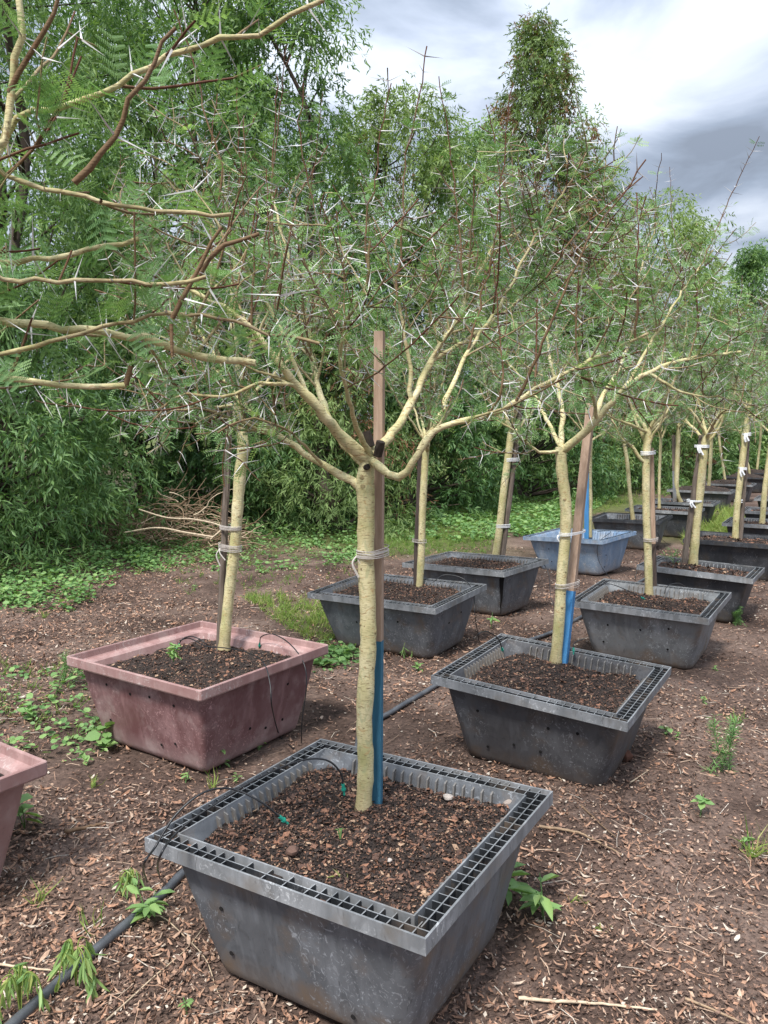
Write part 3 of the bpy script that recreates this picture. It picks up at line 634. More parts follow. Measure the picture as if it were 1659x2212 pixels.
lead = [
 (path([(852, 660, .1), (866, 540, .1), (872, 440, .1), (872, 360, .1), (893, 270, .1), (910, 180, .1), (922, 100, .1)], yb), .0042, .0018),
 (path([(800, 620, 0), (790, 480, 0), (815, 380, 0), (820, 300, 0), (845, 180, 0)], yb), .0035, .0015),
 (path([(1000, 620, .2), (990, 480, .2), (975, 350, .2), (960, 230, .2), (948, 165, .2)], yb), .0035, .0015),
 (path([(1010, 760, .1), (1060, 560, .1), (1085, 380, .1), (1095, 250, .1), (1110, 180, .1)], yb), .0038, .0015),
 (path([(1115, 866, -.2), (1160, 770, -.25), (1215, 640, -.28), (1270, 520, -.3), (1330, 440, -.3), (1395, 345, -.3)], yb), .0048, .0018),
 (path([(700, 600, 0), (675, 430, 0), (650, 300, 0), (655, 180, 0)], yb), .0035, .0015),
 (path([(600, 560, 0), (588, 440, 0), (592, 280, 0), (598, 160, 0)], yb), .0035, .0015),
 (path([(520, 560, 0), (525, 420, .0), (515, 290, 0), (512, 190, 0)], yb), .0035, .0015),
 (path([(440, 560, .05), (480, 380, .05), (440, 240, .05), (415, 120, .05), (375, 20, .05)], yb), .0045, .0018),
 (path([(1180, 600, .2), (1250, 500, .2), (1330, 430, .2), (1390, 380, .2)], yb), .0035, .0015),
]
st_ = lambda px, py, dy=0: at(px, py, yb+dy)
lead += leaders_for(limbs[:8], rng, 8, (.2, .5))
tree1 = mk_tree('thorn_tree', 'large thorn tree with pale yellow trunk in the nearest grey tub', tr[0], (tr, [.0262, .0262, .0268, .0262, .0265, .027, .0275, .029, .022]), limbs, rng, 2, .85, (.025, .043), nparts=300, leaders=lead,
    stubs=((st_(815, 985, -.02), (.22, -.3, .9), .013, .05), (st_(800, 965, .0), (-.25, .1, .95), .014, .05), (st_(790, 1010, -.024), (.6, -.7, .3), .010, .012)))
# --- tree in the red tub
rng = np.random.default_rng(102); y0 = 4.33
tr = path([(484, 1402), (490, 1330), (500, 1240), (507, 1180), (513, 1100), (519, 1020), (526, 965), (520, 930), (513, 890), (515, 850)], y0)
lm = [(path([(514, 860), (510, 760, .0), (500, 660, 0), (505, 560, .05), (490, 450, .1), (480, 350, .1)], y0), .018, .005),
      (path([(516, 880), (600, 800, .1), (680, 720, .2), (760, 640, .3)], y0), .012, .004), (path([(514, 870), (440, 790, .1), (380, 700, .2), (300, 620, .3)], y0), .012, .004),
      (path([(514, 850), (560, 720, -.2), (620, 600, -.3), (690, 480, -.4)], y0), .012, .004), (path([(514, 850), (450, 720, -.2), (400, 600, -.3), (330, 480, -.4)], y0), .012, .004),
      (path([(514, 840), (560, 680, .3), (600, 520, .5), (640, 380, .5)], y0), .012, .004), (path([(514, 840), (420, 700, .2), (330, 560, .5), (250, 420, .5)], y0), .010, .004)]
mk_tree('', 'thorn tree with a kinked pale trunk in the red tub', tr[0], (tr, [.033, .031, .031, .031, .032, .033, .034, .03, .027, .024]), lm, rng, 1, .85, (.028, .046), nparts=200, leaders=leaders_for(lm, rng, 6))
# --- second tree of the right row
rng = np.random.default_rng(103); y0 = 4.02
tr = path([(1200, 1432), (1208, 1340), (1213, 1250), (1221, 1160), (1222, 1090), (1214, 1020), (1211, 965)], y0)
lm = [(path([(1211, 975), (1245, 950, -.05), (1290, 905, -.1), (1345, 845, -.15), (1400, 805, -.2), (1490, 775, -.2), (1600, 760, -.2)], y0), .022, .006),
      (path([(1212, 972), (1180, 978, -.05), (1150, 968, -.1), (1110, 930, -.15), (1060, 900, -.15)], y0), .010, .004),
      (path([(1285, 910, -.1), (1300, 860, .1), (1340, 790, .2), (1370, 700, .3), (1380, 600, .3), (1420, 480, .4)], y0), .016, .004),
      (path([(1212, 965), (1215, 880, .1), (1190, 780, .2), (1170, 650, .3), (1150, 520, .3)], y0), .014, .004),
      (path([(1290, 905, -.1), (1270, 800, -.3), (1250, 700, -.4), (1260, 560, -.5)], y0), .010, .004),
      (path([(1345, 845, -.15), (1420, 720, .0), (1480, 620, .1), (1540, 540, .2)], y0), .010, .004),
      (path([(1212, 965), (1150, 850, .3), (1080, 760, .5), (1000, 660, .6)], y0), .012, .004),
      (path([(1400, 805, -.2), (1480, 850, -.2), (1560, 860, -.1), (1640, 880, 0)], y0), .008, .003)]
mk_tree('', 'thorn tree beside the leaning stake with blue paint on its foot', tr[0], (tr, [.030, .029, .028, .029, .030, .029, .028]), lm, rng, 1, .85, (.028, .046), nparts=200, leaders=leaders_for(lm, rng, 7))
# --- others nearby
def std(label, trunkpx, y0, r, seed, n=7, q=1, spread=.75, nparts=120, rise=.8, dens=.85, leafs=(.030, .05), extra=(), twig=1.):
    rng = np.random.default_rng(seed); tr = path(trunkpx, y0); lm = auto_limbs(tr[-1], rng, n, spread, rise, r*.5)
    for e in extra: lm.append((path(e[0], y0), e[1], e[2]))
    mk_tree('', label, tr[0], (tr, [r*1.05, r, r, r*.9]), lm, rng, q, dens, leafs, nparts=nparts, leaders=leaders_for(lm, rng, 5), twig=twig)
std('slim thorn tree leaning beside a grey pole in the split grey tub', [(1068, 1215), (1078, 1150), (1088, 1060), (1100, 970), (1105, 920)], 7.4, .036, 104)
std('thorn tree tied to a black post in the mid grey tub', [(905, 1276), (910, 1200), (913, 1100), (918, 1000), (922, 950)], 5.98, .028, 105)
std('straight thorn tree with a low side branch in the pale grey tub', [(1402, 1285), (1400, 1200), (1396, 1100), (1396, 1000), (1400, 930)], 5.85, .029, 106, extra=[([(1397, 1003), (1380, 985), (1365, 965), (1345, 950), (1320, 900)], .018, .006)])
std('thorn tree with a dark post leaning together in the charcoal tub', [(1497, 1222), (1503, 1150), (1512, 1060), (1520, 980), (1527, 935)], 7.16, .039, 107)
std('thin thorn tree beside the blue stake in the blue tub', [(1272, 1160), (1274, 1090), (1273, 1020), (1275, 950)], 9.2, .031, 108, q=1, nparts=0)
std('thorn tree with white ribbons on its trunk near the right edge', [(1588, 1167), (1592, 1100), (1603, 1000), (1612, 930), (1618, 880)], 8.95, .036, 109, nparts=0)
std('thorn tree at the right edge in a cut off black tub', [(1646, 1135), (1652, 1060), (1660, 1000), (1668, 930)], 10.5, .036, 110, nparts=0)
std('thin forked thorn tree in the grey tub behind the blue one', [(1367, 1122), (1360, 1060), (1355, 1000), (1345, 940)], 11.1, .03, 111, q=0, nparts=0)
std('thin thorn tree in the dark tub over yellow grass', [(1424, 1098), (1424, 1040), (1426, 980), (1428, 940)], 12.3, .025, 112, q=0, nparts=0)
std('pale thorn tree bending at the base beside a grey stake', [(1470, 1085), (1462, 1060), (1463, 1000), (1466, 920)], 13.7, .042, 113, q=0, nparts=0)
std('thorn tree and post standing close in the long soil heaped tub', [(1530, 1058), (1533, 1020), (1535, 980), (1538, 920)], 16.9, .04, 114, q=0, nparts=0, spread=1.)
std('very thin leaning thorn tree in the distant heaped tub', [(1568, 1047), (1562, 1010), (1556, 970), (1552, 930)], 18.9, .032, 115, q=0, nparts=0)
std('pair like thin thorn tree crossing its stake far back', [(1620, 1032), (1616, 1005), (1606, 975), (1600, 930)], 22.0, .035, 116, q=0, nparts=0)
std('farthest thorn tree of the left row', [(1634, 1024), (1638, 990), (1642, 950), (1645, 900)], 24.3, .04, 117, q=0, nparts=0)
std('thorn tree just outside the right edge, reaching into view', [(1730, 1110), (1730, 1050), (1740, 980), (1745, 930)], 12.2, .05, 118, q=0, nparts=0)
# --- foreground tree, branches reaching in from the left
rng = np.random.default_rng(120)
B = np.array([-1.80, 2.49, .40]); topf = np.array([-1.72, 2.42, 1.45])
def fg(pts, r0, r1, y, stub_from=None):                     # px points, radii in photo pixels
    P = [at(p[0], p[1], y+(p[2] if len(p) > 2 else 0)) for p in pts]
    k = y/F
    if stub_from is not None: P = [stub_from, .5*(stub_from+P[0])+np.array([0, 0, .02])]+P
    return (P, r0*k, r1*k)
fl = [fg([(-60, 420), (0, 330), (45, 248), (130, 235), (230, 200), (330, 140), (370, 115), (480, 85), (560, 75), (640, 25), (700, 0)], 15, 4.5, 1.55, topf),
      fg([(-60, 365), (0, 375), (70, 400), (150, 415), (230, 440), (350, 455), (500, 463)], 13, 4, 1.5, topf),
      fg([(-80, 575), (0, 565), (120, 555), (200, 540), (300, 515)], 9, 5, 1.6, topf),
      fg([(-60, 612), (0, 605), (80, 605), (200, 608), (340, 612), (420, 605), (445, 598)], 11, 4, 1.5, topf),
      fg([(-60, 680), (0, 690), (80, 702), (150, 712), (330, 735), (400, 760), (480, 775), (552, 784)], 12, 7, 1.7, topf),
      fg([(-60, 790), (0, 770), (100, 740), (200, 708), (300, 690), (350, 675), (400, 680), (490, 692), (560, 712), (690, 742)], 11, 3, 1.6, topf),
      fg([(-60, 812), (0, 820), (130, 830), (230, 835), (272, 832)], 10, 6, 1.65, topf),
      fg([(-30, 330), (8, 300), (22, 220), (35, 120), (40, 40), (38, -20)], 7, 6, 1.45)]
fd = [fg([(160, 395), (200, 350), (240, 300), (270, 238), (320, 160), (345, 100), (380, 60)], 7, 3.5, 1.45),
      fg([(372, 688), (400, 630), (425, 590), (445, 540), (480, 490)], 5.5, 3.5, 1.5), fg([(430, 595), (470, 540), (530, 512), (560, 505)], 5, 4, 1.55),
      fg([(20, 200), (60, 130), (100, 60), (130, -20)], 6, 4, 1.45), fg([(370, 700), (372, 740), (372, 770)], 4, 3, 1.5), fg([(272, 832), (285, 815), (283, 790)], 6, 5, 1.65)]
mk_tree('', 'nearest thorn tree, its branches reaching in from the left edge', B, ([B, B+[.03, 0, .5], topf], [.034, .032, .03]), fl, rng, 2, .26, (.045, .085), (.05, .09), nparts=140, leafparts=300, twig=.30, leaders=fd)

# ------------------------------------------------------------------ stakes and ties
def stake(label, p0, p1, w, split, m_lo, m_hi, square=True, grp='stakes holding the thorn trees'):
    p0 = np.array(p0, float); p1 = np.array(p1, float); a_ = Acc(); n = 14
    d = p1-p0; ts = np.linspace(-.04, 1, n)
    P = p0+d*ts[:, None]; rw = w/2*(1.414 if square else 1)
    root = empty('wooden_stake', tuple(p0), label, 'stake', grp)
    if split > 0:
        k = int(np.searchsorted(ts, split))
        for nm, sl_, mm in (('painted_foot', slice(0, k+1), m_lo), ('bare_shaft', slice(k, n), m_hi)):
            a_ = Acc(); Q = P[sl_].copy()
            tube(a_, Q-p0, rw*(1.004 if nm == 'painted_foot' else 1), 4 if square else 8, .5); a_.build(nm, M[mm], root)
    else:
        a_ = Acc(); P[1:-1] += R.normal(size=P[1:-1].shape)*w*.04
        tube(a_, P-p0, rw*np.linspace(1.05, .92, n), 4 if square else 8, .5, rough=.07 if not square else 0); a_.build('shaft', M[m_hi], root)
    return p0, p1
st1 = stake('long square stake, blue below and bare wood above, behind the nearest trunk', at(815, 1742, 2.455), at(820, 716, 2.50), .029, .33, 'bluepaint', 'wood')
stake('leaning reddish stake with bright blue foot in the dark grey tub', at(1216, 1436, 4.04), at(1277, 872, 4.25), .042, .25, 'bluebright', 'wood')
stake('short square sawn stake in the pale grey tub', at(1413, 1290, 5.86), at(1405, 968, 5.95), .044, .32, 'blackwood', 'wood')
stake('weathered grey pole beside the trunk in the red tub', at(474, 1397, 4.36), at(499, 850, 4.42), .040, 0, '', 'oldwood', False)
stake('almost black round post behind the trunk in the mid grey tub', at(898, 1272, 5.99), at(908, 985, 6.08), .046, 0, '', 'blackwood', False)
stake('grey round pole leaning right in the split tub', at(1083, 1222, 7.4), at(1127, 860, 7.45), .052, 0, '', 'oldwood', False)
stake('blue stake with pale top rising from the blue tub', at(1267, 1162, 9.15), at(1268, 930, 9.2), .05, .62, 'bluebright', 'wood')
stake('brown post leaning with the trunk in the charcoal tub', at(1478, 1216, 7.14), at(1516, 940, 7.2), .055, 0, '', 'oldwood', False)
stake('brown post close behind the ribboned trunk near the right edge', at(1599, 1166, 8.95), at(1618, 915, 9.05), .05, 0, '', 'oldwood', False)
stake('pale board stake beside the tree that bends at its base', at(1458, 1078, 13.7), at(1455, 940, 13.8), .06, .4, 'rim_grey', 'oldwood')
stake('dark post beside the trunk in the long heaped tub', at(1522, 1055, 16.9), at(1524, 940, 17), .07, 0, '', 'oldwood', False)
stake('slanting thin stake crossing its tree far back', at(1612, 1033, 22), at(1596, 960, 22), .06, 0, '', 'oldwood', False)
def tie(label, c, axis_, rx, ry, loops, m='twine', r=.0016, spread=.012, tail=False, yaw=0.):
    a_ = Acc(); rng = np.random.default_rng(len(label)*7+3); rr_ = max(.032, ry*.70)
    if isinstance(c, tuple): A_, B_ = c; dd = B_-A_; rx = float(np.hypot(dd[0], dd[1]))/2+rr_; ry = rr_*1.08; yaw = math.atan2(dd[1], dd[0]); c = (A_+B_)/2
    else: rx = ry = .042
    c = np.array(c, float)
    T = np.arange(0, 25)/24*2*math.pi
    for k in range(loops):
        z0 = (k/(max(1, loops-1))-.5)*spread*2 if loops > 1 else 0; tl_ = rng.uniform(-.25, .25)
        x_ = np.sign(np.cos(T))*np.abs(np.cos(T))**.75*rx; y_ = np.sign(np.sin(T))*np.abs(np.sin(T))**.75*ry; P = np.stack([x_*math.cos(yaw)-y_*math.sin(yaw), x_*math.sin(yaw)+y_*math.cos(yaw), z0+tl_*np.cos(T+rng.random())*.02], -1)
        tube(a_, P, r, 5, rng.random())
    for k in range(2 if tail else 0):
        e = rng.uniform(.04, .1); P = smooth_path([(-rx*.6, -ry, 0), (-rx*.6-.02*k, -ry-.01, -e*.4), (-rx*.4-.03*(k-.5), -ry-.015, -e)], 5); tube(a_, P, r*2.2, 4, .8)
    o = a_.build('tree_tie', M[m]); o.location = tuple(c); tag(o, label, 'tie', 'ties holding trees to stakes')
mid = lambda a_, b_: (np.array(a_), np.array(b_))
tie('grey twine tie round the nearest trunk and its stake', mid(at(794, 1192, 2.41), at(817, 1192, 2.475)), None, .042, .05, 6, tail=True, yaw=.8)
tie('grey twine tie on the kinked trunk of the red tub', mid(at(508, 1140, 4.33), at(488, 1140, 4.38)), None, .062, .05, 6)
tie('loose pale twine knot low on the kinked trunk of the red tub', mid(at(507, 1182, 4.33), at(487, 1182, 4.38)), None, .066, .055, 7, spread=.018, tail=True)
tie('pale twine round the leaning stake with the blue foot', mid(at(1213, 1262, 4.02), at(1238, 1262, 4.1)), None, .072, .05, 5, yaw=.4)
tie('white plastic tie near the middle of the leaning stake', mid(at(1222, 1150, 4.02), at(1250, 1150, 4.14)), None, .078, .055, 3, 'strip', .002, .006, True, .5)
tie('grey twine on the black post in the mid grey tub', mid(at(912, 1168, 5.98), at(900, 1168, 6.03)), None, .064, .05, 4)
tie('white strip round trunk and pole in the split tub, lower one', mid(at(1080, 1136, 7.4), at(1094, 1136, 7.42)), None, .075, .05, 3, 'strip', .004)
tie('white strip round trunk and pole in the split tub, upper one', mid(at(1099, 993, 7.4), at(1112, 993, 7.43)), None, .075, .05, 3, 'strip', .004)
tie('grey twine round the straight tree and its sawn stake', mid(at(1401, 1165, 5.85), at(1410, 1165, 5.89)), None, .07, .055, 6)
tie('white strip tied to the top of the short sawn stake', mid(at(1396, 978, 5.85), at(1404, 978, 5.93)), None, .075, .06, 4, 'strip', .003)
tie('white ribbon tie low on the trunk in the charcoal tub', mid(at(1506, 1082, 7.16), at(1494, 1082, 7.18)), None, .085, .06, 3, 'strip', .004, .008, True)
tie('white ribbon tie high on the trunk in the charcoal tub', mid(at(1521, 964, 7.16), at(1511, 964, 7.18)), None, .085, .06, 3, 'strip', .005, .008, True)
tie('white ribbon bow on the trunk near the right edge, upper', at(1613, 938, 8.95), None, .08, .07, 3, 'strip', .006, .01, True)
tie('white ribbon bow on the trunk near the right edge, middle', at(1604, 1012, 8.95), None, .085, .07, 3, 'strip', .005, .01, True)
tie('white ribbon tie low on the trunk near the right edge', at(1595, 1082, 8.97), None, .085, .07, 3, 'strip', .004)

# ------------------------------------------------------------------ irrigation pipe and drip lines
def gp(px, py, h=0.):
    p = ground_at(px, py, h)
    for _ in range(4): p = ground_at(px, py, float(gz(p[0], p[1]))+h)
    return p
a_ = Acc(); pp = [gp(-60, 2290, .02), gp(60, 2180, .02), gp(160, 2090, .02), gp(260, 2005, .02), gp(350, 1930, .02), gp(432, 1872, .02), (-.35, 2.6, .015), (-.1, 2.9, .015), gp(775, 1592, .018), gp(850, 1535, .018), gp(900, 1505, .018), gp(958, 1470, .018),
                  gp(1040, 1420, .018), gp(1175, 1372, .018), gp(1250, 1335, .018), gp(1330, 1290, .018), gp(1420, 1240, .018), (3.6, 8.6, .015), (6, 12.4, .015), (9, 17.3, .015)]
P = smooth_path(pp, 6); P[:, 2] = gz(P[:, 0], P[:, 1])+.016
tube(a_, P, np.where(P[:, 1] < 2.9, 0.0168, .0155), 10, .5); o = a_.build('water_pipe', M['pipe'], smooth=True); tag(o, 'black polyethylene irrigation pipe running on the ground between the tubs', 'pipe')
a_ = Acc(); c0 = gp(427, 1875, .025)
for k in range(5):
    tube(a_, [c0+np.array([(k-2)*.008-.004, (k-2)*.006, .004*(k % 2)]), c0+np.array([(k-2)*.008+.006, (k-2)*.006+.005, .004*(k % 2)])], .022+.003*(k % 2), 9, .5, rough=.12)
o = a_.build('pipe_coupling', M['rim_grey']); tag(o, 'grey wrapped coupling on the irrigation pipe under the nearest tub', 'coupling')
def drip(label, pts, emit=True, r=.0032):
    pts = [np.array(p, float) for p in pts]; P = smooth_path(pts, 7); root = empty('drip_line', tuple(pts[0]), label, 'hose', 'thin drip lines feeding the tubs'); a_ = Acc(); tube(a_, P-pts[0], r, 6, .5); a_.build('thin_hose', M['tube'], root, smooth=True)
    if emit:
        e = P[-1]; d = P[-1]-P[-3]; d /= np.linalg.norm(d); b_ = Acc(); tube(b_, [e-pts[0]-d*.003, e+d*.012-pts[0], e+d*.0121-pts[0], e+d*.018-pts[0], e+d*.0181-pts[0], e+d*.034-pts[0]], [.0055, .0055, .008, .008, .004, .0035], 8); b_.build('dripper', M['emit'], root)
yy = 2.2
drip('drip line arching over the left rim of the nearest tub, lower one', [gp(318, 1905, .01), at(310, 1870, 1.93), at(335, 1830, 1.95), at(380, 1760, 2.0), at(440, 1712, 2.05), at(500, 1704, 2.1), at(560, 1730, 2.1), at(605, 1765, 2.12)])
drip('drip line arching over the back left rim of the nearest tub towards the trunk', [gp(345, 1895, .01), at(342, 1860, 1.97), at(380, 1800, 2.02), at(460, 1740, 2.1), at(560, 1680, 2.2), at(650, 1643, 2.3), at(705, 1642, 2.33), at(735, 1668, 2.34), at(741, 1695, 2.34)])
drip('drip line crossing the red tub and hanging down its right side', [at(388, 1384, 4.4), at(410, 1379, 4.38), at(445, 1396, 4.3), at(480, 1399, 4.25), at(530, 1408, 4.05), at(568, 1430, 3.80), at(583, 1475, 3.68), at(588, 1530, 3.66), gp(605, 1590, .02), gp(635, 1618, .01)], False)
drip('drip line looping over the right rim of the red tub', [gp(651, 1605, .01), at(652, 1560, 3.92), at(662, 1480, 3.93), at(655, 1430, 3.98), at(625, 1390, 4.12), at(590, 1370, 4.28), at(565, 1375, 4.34), at(561, 1390, 4.36)])
drip('short drip end lying in the red tub left of the trunk', [at(452, 1402, 4.3), at(440, 1386, 4.3), at(415, 1375, 4.35), at(395, 1380, 4.4), at(387, 1391, 4.4)])
drip('drip line into the left corner of the dark grey tub', [gp(1038, 1396, .01), at(1030, 1375, 3.75), at(1050, 1364, 3.8), at(1075, 1378, 3.85), at(1084, 1400, 3.9)])
drip('double drip line hanging down the right corner of the mid grey tub', [at(935, 1258, 5.75), at(960, 1242, 5.8), at(1000, 1250, 5.75), at(1022, 1280, 5.7), at(1026, 1330, 5.6), gp(1035, 1385, .01)], False)
drip('drip line over the rim of the split grey tub', [at(1090, 1215, 7.2), at(1120, 1205, 7.1), at(1165, 1212, 7.), at(1185, 1240, 6.9), at(1190, 1290, 6.8), gp(1210, 1330, .01)], False)
drip('drip line hanging down the front of the blue tub', [at(1290, 1148, 8.9), at(1320, 1148, 8.7), at(1296, 1168, 8.45), at(1290, 1195, 8.42), at(1300, 1225, 8.4), gp(1330, 1265, .02)], False)
drip('drip line hanging from the right corner of the blue tub', [at(1330, 1140, 9.0), at(1355, 1143, 9.), at(1385, 1160, 8.9), at(1392, 1190, 8.9), at(1378, 1225, 8.9), gp(1372, 1250, .01)], False)
drip('drip line across the rim of the pale grey tub', [at(1285, 1265, 5.4), at(1320, 1262, 5.5), at(1365, 1280, 5.5), at(1385, 1290, 5.5)], True)
drip('grey hose loop in the pale grey tub, right of the stake', [at(1435, 1282, 5.7), at(1442, 1266, 5.75), at(1465, 1260, 5.8), at(1485, 1270, 5.9)], False)
drip('drip end beside the trunk in the dark grey tub', [at(1262, 1380, 4.1), at(1250, 1384, 4.05), at(1240, 1390, 4.03), at(1239, 1400, 4.02)])
drip('drip line down the side of the grey tub behind the blue one', [at(1395, 1105, 10.6), at(1415, 1130, 10.4), at(1425, 1160, 10.3), gp(1450, 1180, .01)], False)

# ------------------------------------------------------------------ trees beyond
LV = np.array([[0, 0, 0], [.35, -.055, -.02], [.35, .055, -.02], [.75, -.045, -.10], [.75, .045, -.10], [1, 0, -.2]]); LF = np.array([[0, 1, 2, 2], [1, 3, 4, 2], [3, 5, 4, 4]])
LFq = np.array([[1, 3, 4, 2]]); LV4 = np.array([[0, 0, 0], [.45, -.065, -.03], [1, 0, -.14], [.45, .065, -.03]]); LF4 = np.array([[0, 1, 2, 3]])
LV3 = np.array([[0, -.05, 0], [.5, .11, -.03], [1, -.03, -.14]]); LF3 = np.array([[0, 2, 1]])
LV6 = np.array([[0, 0, 0], [.3, -.06, .0], [.3, .06, .0], [.72, -.05, -.06], [.72, .05, -.06], [1, 0, -.16]]); LF6 = np.array([[0, 1, 3, 5], [0, 5, 4, 2]])
def bg_tree(label, x, y, h, rad, nleaf, seed, mat='karee', prof='full', leaf=(.085, .14), zlo=.0, tintc=.5, gap=.35, group='trees beyond the tubs', trunkr=.14, sub=160, droop=.8, ntr=1):
    nleaf = int(nleaf*1.42); sub = int(sub*1.2)
    rng = np.random.default_rng(seed); z0 = float(gz(x, y)); root = empty('broadleaf_tree', (x, y, z0), label, 'tree', group)
    nc = sub; u = rng.random(nc)*(1-zlo)+zlo
    def pr(u):
        if prof == 'full': return np.sqrt(np.clip(1-((u-.42)/.60)**2, 0.02, 1))*np.where(u < .25, .92, 1)
        if prof == 'tall': return np.clip(1-u, 0, 1)**.9+.05
        if prof == 'bush': return np.sqrt(np.clip(1-u**2, .03, 1))
        return np.clip(np.sin((u-.2)/.8*math.pi), .1, 1)
    a_ = rng.random(nc)*2*math.pi; rr_ = rad*pr(u)*np.sqrt(rng.uniform(.25, 1.05, nc))*((.5+.95*vnoise(a_*1.3, u*5, 1., seed)) if prof == 'tall' else (.72+.52*vnoise(a_*1.3, u*4, 1., seed)))
    cc = np.stack([np.cos(a_)*rr_, np.sin(a_)*rr_, u*h], -1); cr_ = rng.uniform(.22, .46, nc)*(.8 if prof == 'tall' else 1)*min(1.5, .75+rad*.25)
    cc[:, 2] = np.maximum(cc[:, 2], .12)
    # trunk and limbs
    t_ = Acc()
    for q in range(ntr):
        ax = rng.normal(size=2)*.25*(ntr > 1); hh_ = h*rng.uniform(.75, .92); pts = [(ax[0], ax[1], -.1)]+[(ax[0]*(1+k)+rng.normal()*.28, ax[1]*(1+k)+rng.normal()*.28, hh_*k/5) for k in range(1, 6)]
        P = smooth_path(pts, 4); tube(t_, P, np.linspace(trunkr, trunkr*.12, len(P)), 8, rng.random(), rough=.1, rng=rng)
        for k in rng.choice(nc, min(nc, 46), replace=False):
            e = cc[k]; zs = max(.15, e[2]-rng.uniform(.3, 1.2)*rad*.6); i_ = int(np.argmin(abs(P[:, 2]-zs))); s = P[i_]; m_ = (s+e)/2+np.array([0, 0, -.1])+rng.normal(size=3)*.1
            tube(t_, smooth_path([s, m_, e], 3), np.linspace(trunkr*.28*(1-.6*zs/h), .008, 7), 4, rng.random(), cap=False)
    t_.build('trunk', M['dark_bark'], root, smooth=True)
    # leafy shoots: leaves strung along drooping strands
    per = max(1, nleaf//nc); sh = max(3, per//9); n = nc*sh
    ci = np.repeat(np.arange(nc), sh); d = rng.normal(size=(n, 3)); d /= np.linalg.norm(d, axis=1)[:, None]; S0 = cc[ci]+d*(cr_[ci]*rng.uniform(.25, 1., n)**.7)[:, None]*[1, 1, .8]
    outd = cc[ci]*[1, 1, 0]; outd /= np.linalg.norm(outd, axis=1)[:, None]+1e-6
    sd_ = d*.6+outd*.35+[0, 0, -droop]+rng.normal(size=(n, 3))*.3; sd_ /= np.linalg.norm(sd_, axis=1)[:, None]; sl_ = rng.uniform(.10, .28, n)*(leaf[1]/.11)
    K = 9; t = np.tile(np.linspace(.05, 1, K), n); si = np.repeat(np.arange(n), K)
    P = S0[si]+sd_[si]*(sl_[si]*t)[:, None]; P += rng.normal(size=P.shape)*.012
    X_ = sd_[si]*.8+rng.normal(size=P.shape)*.62+[0, 0, -.15*droop]; ct = np.clip(rng.normal(tintc, .15, nc), 0, 1)
    if mat == 'karee2': ct = np.where(rng.random(nc) < (.2 if prof == 'tall' and y < 25 else .11), rng.uniform(.72, .98, nc), np.clip(ct, 0, .62))
    ti = np.clip(ct[ci][si]+rng.normal(0, .13, len(P)), 0, 1) if mat != 'karee2' else np.clip(ct[ci][si]+rng.normal(0, .06, len(P)), 0, 1)
    P[:, 2] = np.maximum(P[:, 2], .03); lf_ = Acc(); sc = rng.uniform(*leaf, len(P))
    far_ = y > 13
    lf_.batch(LV3 if far_ else LV4, LF3 if far_ else LF4, P, frames(X_, rng.normal(size=P.shape)*.7+[0, 0, 1]), np.stack([sc, sc*rng.uniform(.8, 1.3, len(P))*(1.6 if far_ else 1.45), sc], -1), ti)
    lf_.build('crown', M[mat], root, kind='stuff'); return root
bg_tree('big willow leaved tree filling the upper left corner', -5.6, 10.6, 9.6, 2.7, 52000, 201, tintc=.55, sub=300, ntr=2)
bg_tree('bushy low tree with hanging narrow leaves at the left edge', -4.7, 9.0, 3.6, 1.7, 24000, 202, tintc=.38, prof='bush', sub=150, leaf=(.08, .13))
bg_tree('tall bright green willow leaved tree behind the red tub', -3.3, 13.5, 10.6, 2.1, 50000, 203, tintc=.58, sub=280, zlo=.22)
bg_tree('mid green shrub closing the hedge above the brush pile', -4.5, 13.6, 4.8, 1.7, 18000, 230, prof='bush', tintc=.42, sub=130)
bg_tree('narrow green tree just right of the tallest one', 5.0, 21.0, 9.3, 2.0, 15000, 231, 'karee2', prof='tall', tintc=.5, sub=110, leaf=(.10, .15), zlo=.15)
bg_tree('dark leafy shrub behind the trunk of the red tub', -2.3, 12.9, 3.6, 1.5, 15000, 204, prof='bush', tintc=.28, sub=110)
bg_tree('tall drooping tree right of the kinked trunk, top edge out of frame', -1.75, 13.4, 9.6, 1.6, 34000, 205, tintc=.5, sub=240)
bg_tree('leafy shrub with red brown seed heads left of the nearest trunk', -.8, 12.6, 3.6, 1.3, 15000, 206, 'karee2', prof='bush', tintc=.4, sub=120)
bg_tree('rounded green tree behind the crown of the nearest tree', .35, 16.2, 8.2, 1.9, 28000, 207, 'karee2', tintc=.5, sub=200, leaf=(.09, .14), zlo=.1)
bg_tree('lower light green tree left of the tall ragged one', 1.75, 17.5, 8.0, 1.8, 26000, 208, 'karee', tintc=.6, sub=180, leaf=(.09, .15))
bg_tree('dark evergreen shrub under the tree line in the middle', .6, 15.2, 3.2, 1.6, 14000, 209, prof='bush', tintc=.25, sub=120, leaf=(.09, .14))
bg_tree('tallest ragged tree with brown patches against the clouds', 3.75, 20.2, 11.6, 3.5, 32000, 210, 'karee2', prof='tall', tintc=.35, sub=230, leaf=(.10, .15), zlo=.2, ntr=1, trunkr=.2)
bg_tree('broad mid height tree right of the tallest one', 5.3, 21.5, 8.5, 2.2, 24000, 211, 'karee2', tintc=.55, sub=180, leaf=(.10, .16))
bg_tree('dense green shrub behind the blue stake', 3.5, 18.5, 3.6, 1.9, 14000, 212, prof='bush', tintc=.35, sub=120, leaf=(.1, .15))
bg_tree('light green tree above the bright low cloud', 8.6, 25.5, 9.0, 2.4, 22000, 213, 'karee2', tintc=.6, sub=170, leaf=(.12, .19))
bg_tree('olive green shrub at the foot of the far tree line', 6.6, 23.0, 4.0, 2.4, 14000, 214, prof='bush', tintc=.45, sub=120, leaf=(.11, .18))
